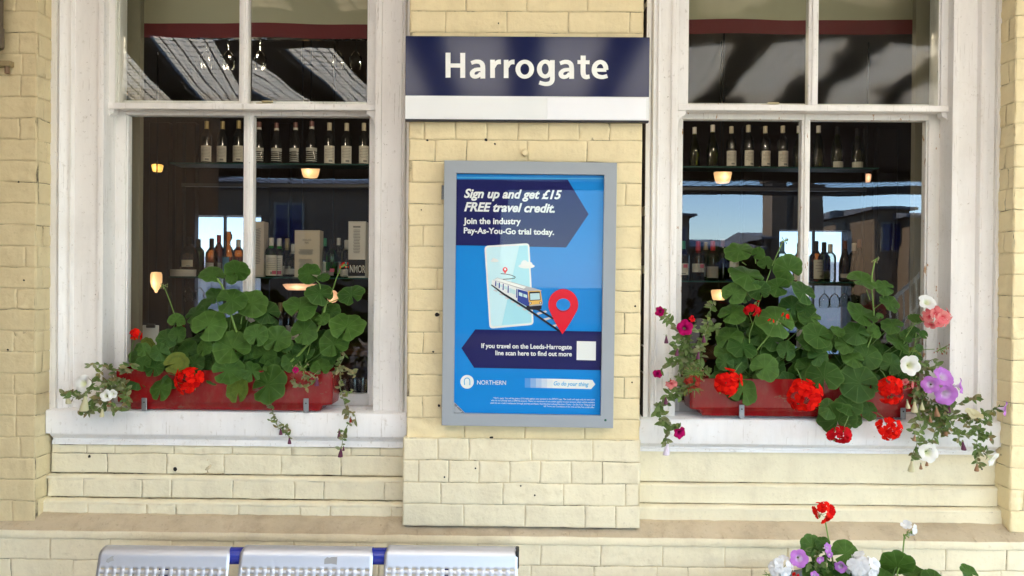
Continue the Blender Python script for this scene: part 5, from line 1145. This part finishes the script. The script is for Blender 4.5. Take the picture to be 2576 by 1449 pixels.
seedhead(gb_, *T4(1250, 685), .05, 9, 6, .008, RED)
gc_ = geranium('tall geranium reaching up on the right of the left window box', 720, .035,
    [(1280, 770, 106), (1340, 810, 60, 55), (1490, 710, 102), (1460, 520, 126, 80), (1610, 410, 106, 78), (1530, 260, 86, 52, .3), (1640, 290, 50, 32), (1855, 420, 102, 74), (1700, 550, 72, 62, .8), (1825, 668, 134, 98), (1720, 800, 116, 98), (1634, 612, 56, 46), (1560, 950, 112, 98, .8), (1265, 985, 82, 70, .4), (1215, 1120, 148, 134, -.5), (1540, 620, 80, 66, 1.0), (1650, 930, 80, 80, 1.1), (1400, 880, 90, 80, 1.2), (1330, 1040, 60, 50, .5), (1390, 950, 76, 66, .6), (1480, 860, 84, 76, .7), (1620, 985, 74, 56, .3), (1690, 900, 66, 60, .5), (1340, 900, 80, 72, .8)], T4, 3, zsl,
    [([(1380, 950), (1450, 890), (1520, 810), (1575, 730), (1620, 650), (1645, 560), (1660, 490)], .0042), ([(1660, 500), (1700, 420), (1740, 300), (1775, 215)], .0018), ([(1500, 950), (1520, 880), (1540, 810)], .0016), ([(1660, 495), (1740, 465), (1780, 450)], .0018), ([(1590, 700), (1560, 640), (1510, 580)], .0018), ([(1640, 500), (1610, 340), (1560, 290)], .002)], (24, 1200, 760, 1700, 1050))
seedhead(gc_, *T4(1805, 200), .05, 12, 11, .014, RED, -.1); seedhead(gc_, *T4(1480, 1000), -.01, 14, 18, .030, DRY, .1); bloom(gc_, *T4(1425, 1008), 8, -.03, MAG, 77, (.2, -1, .2), depth=.5)
# right box
gd = geranium('tall geranium climbing the left half of the right window box', 1880, .030,
    [(635, 65, 92, 58, .3), (755, 85, 42, 26), (685, 222, 112, 74), (810, 150, 56, 42, .3), (945, 185, 92, 62), (600, 340, 72), (660, 345, 60, 55, .6), (760, 320, 66, 52), (880, 300, 76, 56), (1045, 330, 86, 66, .3), (590, 465, 86, 62, .4), (870, 510, 122, 96, -.3), (975, 430, 82, 75, .8), (570, 620, 82, 70, .4), (655, 680, 92, 66, -.1), (550, 725, 72, 66, .6), (545, 780, 56), (630, 785, 62), (800, 815, 88, 80, -.2), (770, 600, 84, 80, .8), (850, 640, 72, 62, .6), (940, 705, 62, 80, .4), (840, 720, 74, 65, .6), (660, 955, 96, 84, -.1), (800, 910, 84, 78, .5), (590, 1035, 74, 50, .3), (1080, 520, 72, 60, .6), (1135, 612, 96, 76), (950, 910, 72, 76, .6), (500, 900, 60, 60, .9), (1060, 440, 60, 50, 1)], T6, 4, zsr,
    [([(720, 735), (790, 650), (885, 540)], .0028), ([(700, 720), (700, 600), (735, 500), (760, 400), (800, 290), (850, 150), (905, 25)], .0020), ([(660, 420), (700, 480), (720, 540)], .0016), ([(740, 150), (735, 100)], .002), ([(650, 140), (680, 160)], .0016)], (34, 520, 480, 1120, 1000))
umbel(gd, *T6(558, 910), 37, 33, -.045, RED, 21, 34, stem_to=P(*T6(650, 780), .03), lab='round scarlet flower head on the left of the right box'); umbel(gd, *T6(1056, 995), 43, 42, -.055, RED, 22, 44, stem_to=P(*T6(1000, 820), .02), lab='largest scarlet flower head in the middle of the right box')
umbel(gd, *T6(722, 450), 20, 13, .0, DRED, 23, 14, fl=.5); umbel(gd, *T6(740, 385), 9, 12, .05, DRED, 24, 9, fl=.5); umbel(gd, *T6(838, 518), 8, 7, -.03, RED, 25, 5, fl=.8); umbel(gd, *T6(926, 486), 8, 9, -.03, RED, 26, 5, fl=.8); seedhead(gd, *T6(925, 5), .06, 27, 12, .012); seedhead(gd, *T6(885, 522), -.02, 28, 8, .010)
ge = geranium('bushy geranium filling the right half of the right window box', 2130, .025,
    [(375, 165, 86, 52, .3), (510, 200, 56, 46, .4), (540, 300, 66, 52, .5), (370, 370, 92, 64), (482, 375, 22, 19, -.2), (555, 430, 60, 42), (445, 470, 46, 40, .4), (340, 480, 76, 66, .2), (225, 470, 44, 30), (275, 545, 62, 52), (320, 632, 62, 46), (400, 620, 86), (590, 540, 76, 52, .4), (490, 600, 64, 60, .6), (550, 665, 66), (140, 740, 106, 84, -.3), (350, 780, 112, 106, -.4), (295, 915, 76, 62, -.5), (175, 940, 62, 58, -.5), (430, 770, 66, 60, .4), (225, 1005, 112, 62, -.3), (420, 950, 56, 54), (95, 520, 92, 74, .2), (60, 385, 70, 60, .8), (110, 620, 62, 58, .2), (40, 690, 70, 60, .8), (330, 1000, 50, 48), (240, 690, 70, 55, .9), (600, 620, 60, 50, .9), (700, 390, 36, 26), (745, 490, 26, 24), (715, 570, 22, 26), (230, 830, 60, 60, .5), (90, 880, 60, 56, .6)], T7, 5, zsr,
    [([(300, 760), (380, 640), (440, 480), (445, 350), (430, 200), (435, 120), (450, 45)], .0026), ([(440, 340), (490, 300), (515, 220)], .0016), ([(600, 620), (640, 500), (700, 410), (755, 398)], .0018), ([(650, 620), (690, 560), (700, 520)], .0018), ([(620, 600), (760, 580), (810, 578)], .0014), ([(420, 280), (400, 220)], .0016)], (34, 20, 480, 620, 980))
seedhead(ge, *T7(452, 35), .06, 41, 10, .012); umbel(ge, *T7(545, 820), 34, 38, -.055, RED, 31, 34, stem_to=P(*T7(480, 700), .02), lab='tall scarlet flower head right of centre in the right box'); umbel(ge, *T7(542, 1055), 33, 30, -.05, RED, 32, 26, stem_to=P(*T7(465, 965), .0), lab='scarlet flower head drooping over the right sill'); umbel(ge, *T7(243, 1092), 34, 20, -.05, DRED, 33, 26, fl=.36, stem_to=P(*T7(300, 960), .0), lab='wilting crimson flower head hanging below the sill edge')
gp = geranium('salmon pink geranium at the right end of the right window box', 2270, .02, [(690, 395, 40, 28), (745, 490, 28, 24), (690, 470, 40, 34, .4), (640, 500, 40, 36, .5), (720, 570, 24, 24), (700, 620, 40, 30, .4)], T7, 6, zsr, [([(640, 700), (690, 570), (700, 480)], .0016)], (4, 560, 600, 700, 820))
umbel(gp, *T7(812, 378), 36, 27, -.03, PINK, 51, 28, stem_to=P(*T7(640, 460), .03), lab='salmon pink flower head in front of the peeling window frame'); seedhead(gp, *T7(845, 578), -.02, 52, 14, .026, DEADR); umbel(gp, *T7(645, 790), 14, 12, -.03, PINK, 53, 7, fl=.7); seedhead(gp, *T7(690, 770), -.02, 54, 12, .02, DRY)

def trailing(label, base, vines, mats, seed, every=.013, L=(.013, .024), grp='trailing petunias', slots=None, spread=1.0):
    rng = random.Random(seed); o = thing('petunia', base, label, 'petunia', grp); mb = MB(); ends = []
    for v in vines: ends.append(vine(mb, v, rng, slots or [0, 0, 2], every, L, spread=spread))
    mb.build('foliage', mats, o, smooth=70); return o, ends
# white petunia, left end of the left box
wp_, _ = trailing('straggly white petunia trailing off the left end of the left window box', P(300, 945, .09), [[(300, 945, .08), (270, 920, .03), (240, 915, .0), (228, 920, -.02)], [(310, 950, .06), (270, 965, .0), (250, 1000, -.02), (210, 1030, -.02)], [(305, 955, .06), (320, 985, .02), (310, 1020, .0), (285, 1035, .0)], [(300, 950, .06), (240, 975, -.01), (190, 985, -.03), (155, 993, -.03)], [(300, 950, .06), (285, 1000, 0), (250, 1030, -.02), (262, 1045, -.02)], [(320, 940, .05), (315, 925, .0), (335, 915, -.01)], [(230, 985, -.02), (185, 1000, -.03), (170, 990, -.03)], [(300, 960, .03), (290, 985, -.01), (275, 1010, -.02), (300, 1030, -.02)], [(260, 930, .02), (240, 950, .0), (225, 975, -.02)], [(300, 955, .03), (255, 1000, -.01), (225, 1035, -.02), (205, 1045, -.02)], [(310, 960, .03), (322, 1000, .0), (326, 1030, .0)]], [PLM, VST, WILT, DRY], 61, .010, (.013, .025), slots=[0, 0, 2, 3])
for px, py, r, nv, mt in ((208, 965, 22, (-.2, -1, .25), WHT), (268, 995, 15, (.2, -1, .35), WHT), (283, 991, 11, (.4, -1, .1), WHT)): bloom(wp_, px, py, r, -.035, mt, px, nv, stem_to=P(275, 985, .0))
bud(wp_, 213, 1014, 42, -.035, CRM, 1, 'half closed cream trumpet'); bud(wp_, 171, 1003, 26, -.035, CRM, 2); bud(wp_, 257, 1038, 22, -.03, CRM, 3); bud(wp_, 276, 1012, 22, -.03, BROWNB, 4)
# wilting strands, right end of the left box
wl_, _ = trailing('wilted petunia strands dangling over the left sill below its window box', P(690, 950, .06), [[(690, 950, .07), (672, 985, .03), (683, 1020, .03), (690, 1050, .03), (700, 1075, .025), (715, 1090, .025)], [(700, 1060, .025), (720, 1075, .02), (727, 1100, .02)], [(735, 950, .06), (745, 965, .02), (770, 975, .02), (790, 960, .02)], [(690, 1045, .025), (680, 1058, .02)], [(760, 940, .05), (780, 950, .02), (800, 935, .02)]], [WILT, VST, PLM, DRY], 62, .011, (.010, .019), slots=[0, 0, 2, 3])
bud(wl_, 728, 1108, 18, .02, SPENT, 5); bud(wl_, 706, 1085, 18, .02, SPENT, 6); bud(wl_, 797, 960, 22, .01, SPENT, 7)
wr_, _ = trailing('long wilted petunia strand hanging off the right corner of the left window box', P(840, 940, .06), [[(838, 950, .07), (850, 925, .04), (858, 940, .03), (855, 975, .03), (866, 1010, .03), (875, 1040, .03), (882, 1060, .025), (865, 1085, .02), (862, 1110, .02), (858, 1130, .02)], [(858, 935, .03), (880, 930, .02), (895, 945, .02)], [(860, 985, .03), (885, 985, .02)], [(870, 1030, .03), (890, 1040, .02), (895, 1055, .02)], [(850, 930, .04), (862, 905, .05), (868, 890, .06)]], [WILT, VST, PLM, DRY], 63, .011, (.011, .022), slots=[0, 0, 2, 3])
bud(wr_, 857, 1138, 24, .02, SPENT, 8); bud(wr_, 864, 1128, 12, .02, SPENT, 9); bud(wr_, 854, 1092, 22, .02, SPENT, 10); bud(wr_, 882, 1056, 14, .02, DEADR, 12)
# magenta petunia, left end of the right box
f6 = lambda x, y, Y: (*T6(x, y), Y)
mg, _ = trailing('magenta petunia spilling over the left end of the right window box', P(1750, 960, .08), [[f6(380, 900, .07), f6(330, 740, .03), f6(300, 640, .0), f6(230, 560, -.02), f6(170, 500, -.03), f6(120, 470, -.03)], [f6(360, 880, .06), f6(400, 640, .03), f6(440, 480, .04), f6(470, 390, .05)], [f6(340, 900, .05), f6(250, 760, .0), f6(190, 790, -.03), f6(130, 830, -.03)], [f6(350, 920, .05), f6(240, 880, .0), f6(200, 970, -.01), f6(120, 1060, .0), f6(140, 1160, -.02), f6(170, 1210, -.02), f6(165, 1290, -.02)], [f6(330, 900, .05), f6(320, 800, -.01), f6(380, 790, -.02), f6(430, 850, -.02)], [f6(150, 1150, -.02), f6(200, 1180, -.02), f6(245, 1200, -.03)], [f6(300, 650, 0), f6(260, 600, -.02), f6(330, 560, -.03)], [f6(370, 720, .02), f6(430, 560, .02), f6(500, 560, .03)], [f6(300, 930, .04), f6(210, 1000, .0), f6(170, 1040, .0), f6(110, 1100, .0)], [f6(340, 850, .04), f6(220, 680, .0), f6(240, 620, -.02)], [f6(380, 860, .03), f6(300, 950, -.02), f6(260, 1000, -.02)], [f6(350, 700, .02), f6(270, 700, 0), f6(230, 740, 0)]], [PLM, VST, WILT, DRY], 64, .0085, (.014, .027), slots=[0, 0, 0, 2])
for x, y, r, nv, mt in ((288, 560, 50, (-.1, -1, .2), MAG), (125, 455, 32, (-.8, -1, .1), MAG), (112, 857, 30, (-.5, -1, -.5), MAG), (255, 1232, 40, (.3, -1, -.3), MAG), (200, 922, 38, (0, -.9, -.8), PINK), (335, 503, 22, (.5, -1, .3), DRED)): bloom(mg, *T6(x, y), r * .3935, -.045, mt, int(x), nv, stem_to=P(*T6(x + 20, y + 20), .0), ruffle=.2)
bud(mg, *T6(172, 1335), 32, -.03, LIL, 14, 'closed lilac trumpet at the tip of the lowest strand')
for i, (x, y) in enumerate(((168, 635), (237, 715), (372, 735), (408, 630), (165, 1025))): bud(mg, *T6(x, y), 20, -.03, SPENT, 30 + i)
umbel(mg, *T6(335, 905), 24, 20, -.05, DEADR, 71, 20, fl=.33, lab='shrivelled red flower head'); seedhead(mg, *T6(345, 850), -.03, 72, 22, .035, BROWNB); seedhead(mg, *T6(350, 950), -.04, 73, 14, .03, DEADR)
# lilac and white petunia, right end of the right box
f7 = lambda x, y, Y: (*T7(x, y), Y); vs_ = [[f7(680, 880, .06), f7(760, 760, .0), f7(760, 660, .01), f7(800, 640, .01)], [f7(700, 880, .05), f7(820, 900, -.02), f7(920, 960, -.02), f7(1000, 1020, -.02), f7(1080, 1080, -.02), f7(1060, 1200, -.02), f7(1070, 1280, -.02)], [f7(700, 900, .05), f7(860, 930, -.02), f7(980, 900, -.02), f7(1040, 880, -.02), f7(1090, 850, -.02)], [f7(720, 900, .05), f7(760, 1000, -.01), f7(720, 1080, -.02), f7(700, 1160, -.02), f7(670, 1230, -.02)], [f7(740, 920, .04), f7(830, 1020, -.02), f7(800, 1120, -.02), f7(740, 1180, -.02)], [f7(960, 980, -.02), f7(1080, 990, -.02), f7(1150, 950, -.03), f7(1195, 935, -.03)], [f7(740, 930, .03), f7(700, 1000, -.02), f7(680, 1070, -.02)], [f7(760, 900, .03), f7(880, 1000, -.03), f7(940, 1060, -.03), f7(960, 1130, -.03)], [f7(740, 880, .03), f7(720, 800, -.02), f7(690, 850, -.02)], [f7(700, 700, .03), f7(760, 690, .0), f7(820, 680, .0)], [f7(860, 950, -.02), f7(900, 1060, -.03), f7(1000, 1090, -.03), f7(1150, 1110, -.03)], [f7(1080, 1150, -.02), f7(1110, 1190, -.02), f7(1130, 1210, -.02)], [f7(780, 950, .0), f7(860, 1040, -.02), f7(850, 1110, -.02)], [f7(1000, 1000, -.02), f7(1130, 1010, -.02)]]
lp_, _ = trailing('lilac and white petunia cascading over the right end of the right window box', P(2310, 985, .06), vs_, [PLM, VST, WILT, DRY], 65, .0058, (.014, .026), slots=[0, 0, 0, 0, 2, 3])
for x, y, r, nv, mt, lb in ((666, 676, 60, (0, -1, .15), WHT, 'white bloom facing out in front of the leaves'), (868, 742, 62, (.25, -1, .55), LIL, None), (882, 852, 66, (-.1, -1, -.25), LIL, 'largest lilac bloom'), (785, 792, 50, (-.6, -1, .1), LIL, None), (972, 800, 46, (.9, -.6, .1), LIL, None), (1240, 940, 44, (.9, -.6, -.1), LIL, 'lilac bloom out at the far right over the brick'), (775, 1203, 58, (0, -1, .1), WHT, 'white bloom hanging below the sill'), (1168, 1245, 48, (.6, -.8, -.5), WHT, None), (768, 292, 50, (0, -.9, .6), WHT, None), (1052, 965, 50, (.1, -.5, .9), CRM, None)): bloom(lp_, *T7(x, y), r * .4169, -.06 if y < 1190 and y > 300 else -.035, mt, int(x + y), nv, lb, stem_to=P(*T7(x - 10, y + 25), -.01), ruffle=.1)
for i, (x, y, h, mt) in enumerate(((690, 925, 72, CRM), (672, 1282, 72, CRM), (648, 912, 50, CRM), (736, 920, 50, CRM), (824, 955, 60, BROWNB), (898, 940, 44, SPENT), (984, 1160, 56, SPENT), (690, 1112, 40, BROWNB), (728, 1285, 36, BROWNB), (765, 1265, 36, BROWNB), (1066, 1290, 50, BROWNB), (1150, 1115, 30, BROWNB), (785, 1000, 40, BROWNB), (880, 1080, 40, BROWNB))): bud(lp_, *T7(x, y), h * .4169, -.035, mt, 50 + i)

# ------------------------------------------------------------------ tub of flowers standing on the platform, lower right
Yt = -.48
tub = thing('flower_tub', (X(2200, Yt, 1449), Yt, 0), 'round dark planter tub standing in front of the wall below the frame', 'planter'); zt_ = Z(1530, Yt, 2200); c = (X(2200, Yt, 1449), Yt, 0)
mb = MB(); mb.lathe([(0, 0), (.20, 0), (.22, .02), (.31, zt_ - .05), (.33, zt_ - .045), (.33, zt_), (.31, zt_ + .002), (.30, zt_ - .03)], c, 32); mb.build('tub', [plain('dark tub', (.05, .045, .04), .5)], tub); mb = MB(); mb.lathe([(0, zt_ - .025), (.302, zt_ - .028)], c, 24); mb.build('soil', [soil], tub)
def potplant(label, px, lst, seed, cat='geranium'):
    base = P(px, 1535, Yt); o = thing(cat, base, label, cat, 'flowers in the platform tub'); mb = MB(); leaves(mb, lst, T8, (base + Vector((0, 0, -.01)), px), Yt, seed); mb.build('foliage', [LM, PET], o, smooth=70); return o
p1 = potplant('red geranium bloom on a tall thin stem rising from the tub', 2080, [(775, 665, 92), (870, 650, 58, 52), (1065, 735, 118, 84), (790, 905, 92, 80), (960, 850, 44), (900, 930, 90, 60, .6)], 81)
umbel(p1, *T8(872, 372), 27, 20, Yt - .01, RED, 82, 13, fl=.55, lab='open red flower head'); mb = MB(); mb.tube([p1.location] + [P(*T8(x, y), Yt) for x, y in ((965, 920), (950, 760), (915, 600), (886, 440))], .0022, 6); mb.tube([p1.location, P(*T8(920, 920), Yt), P(*T8(880, 800), Yt)], .003, 6); mb.build('stem', [STM], p1)
p2 = potplant('full white geranium with a large round bloom at the bottom edge', 2170, [(1380, 930, 90, 50), (1060, 930, 80, 70), (1230, 1000, 120, 90), (820, 980, 90, 80)], 83)
umbel(p2, *T8(1210, 850), 46, 32, Yt - .03, WHG, 84, 46, fl=.36, stem_to=p2.location.copy(), lab='large round white flower head'); umbel(p2, *T8(510, 855), 32, 26, Yt - .02, WHG, 85, 34, fl=.38, stem_to=p2.location + Vector((-.15, 0, 0)), lab='smaller white flower head at the left'); seedhead(p2, *T8(400, 910), Yt, 86, 10, .014, CRM); umbel(p2, *T8(640, 922), 7, 5, Yt - .02, RED, 87, 5, fl=.8)
p3 = potplant('white geranium bud on a pale stem at the right of the tub', 2270, [(1500, 838, 134, 74), (1640, 915, 112, 50, .4), (1420, 905, 100, 40, .4), (2110, 905, 86, 60, .2), (1820, 980, 120, 80)], 88)
umbel(p3, *T8(1605, 525), 15, 15, Yt, WHG, 89, 6, fl=.95, lab='single white bloom just opening'); seedhead(p3, *T8(1562, 575), Yt, 90, 8, .011, STM); mb = MB(); mb.tube([p3.location] + [P(*T8(x, y), Yt) for x, y in ((1500, 900), (1545, 770), (1552, 680), (1562, 580))], .0022, 6); mb.build('stem', [STM], p3)
f8 = lambda x, y: (*T8(x, y), Yt)
p4, _ = trailing('lilac petunia growing up between the geraniums of the tub', P(2060, 1530, Yt), [[f8(880, 1050), f8(850, 880), f8(830, 760), f8(800, 690)], [f8(900, 1050), f8(800, 850), f8(730, 800)], [f8(930, 1050), f8(900, 820), f8(905, 700)], [f8(990, 1050), f8(1000, 850)], [f8(880, 900), f8(800, 800), f8(790, 700)]], [PLM, VST, LM], 91, .016, (.014, .026), 'flowers in the platform tub', slots=[2, 2, 0])
for x, y, r, nv in ((668, 778, 74, (-.2, -1, .2)), (912, 690, 44, (.7, -1, .3)), (850, 790, 34, (.2, -1, -.3)), (1020, 850, 50, (-.6, -1, -.2)), (800, 920, 34, (0, -1, .6)), (930, 745, 26, (0, -1, 0))): bloom(p4, *T8(x, y), r * .297, Yt - .03, LIL, x, nv, stem_to=P(*T8(x + 20, y + 50), Yt))
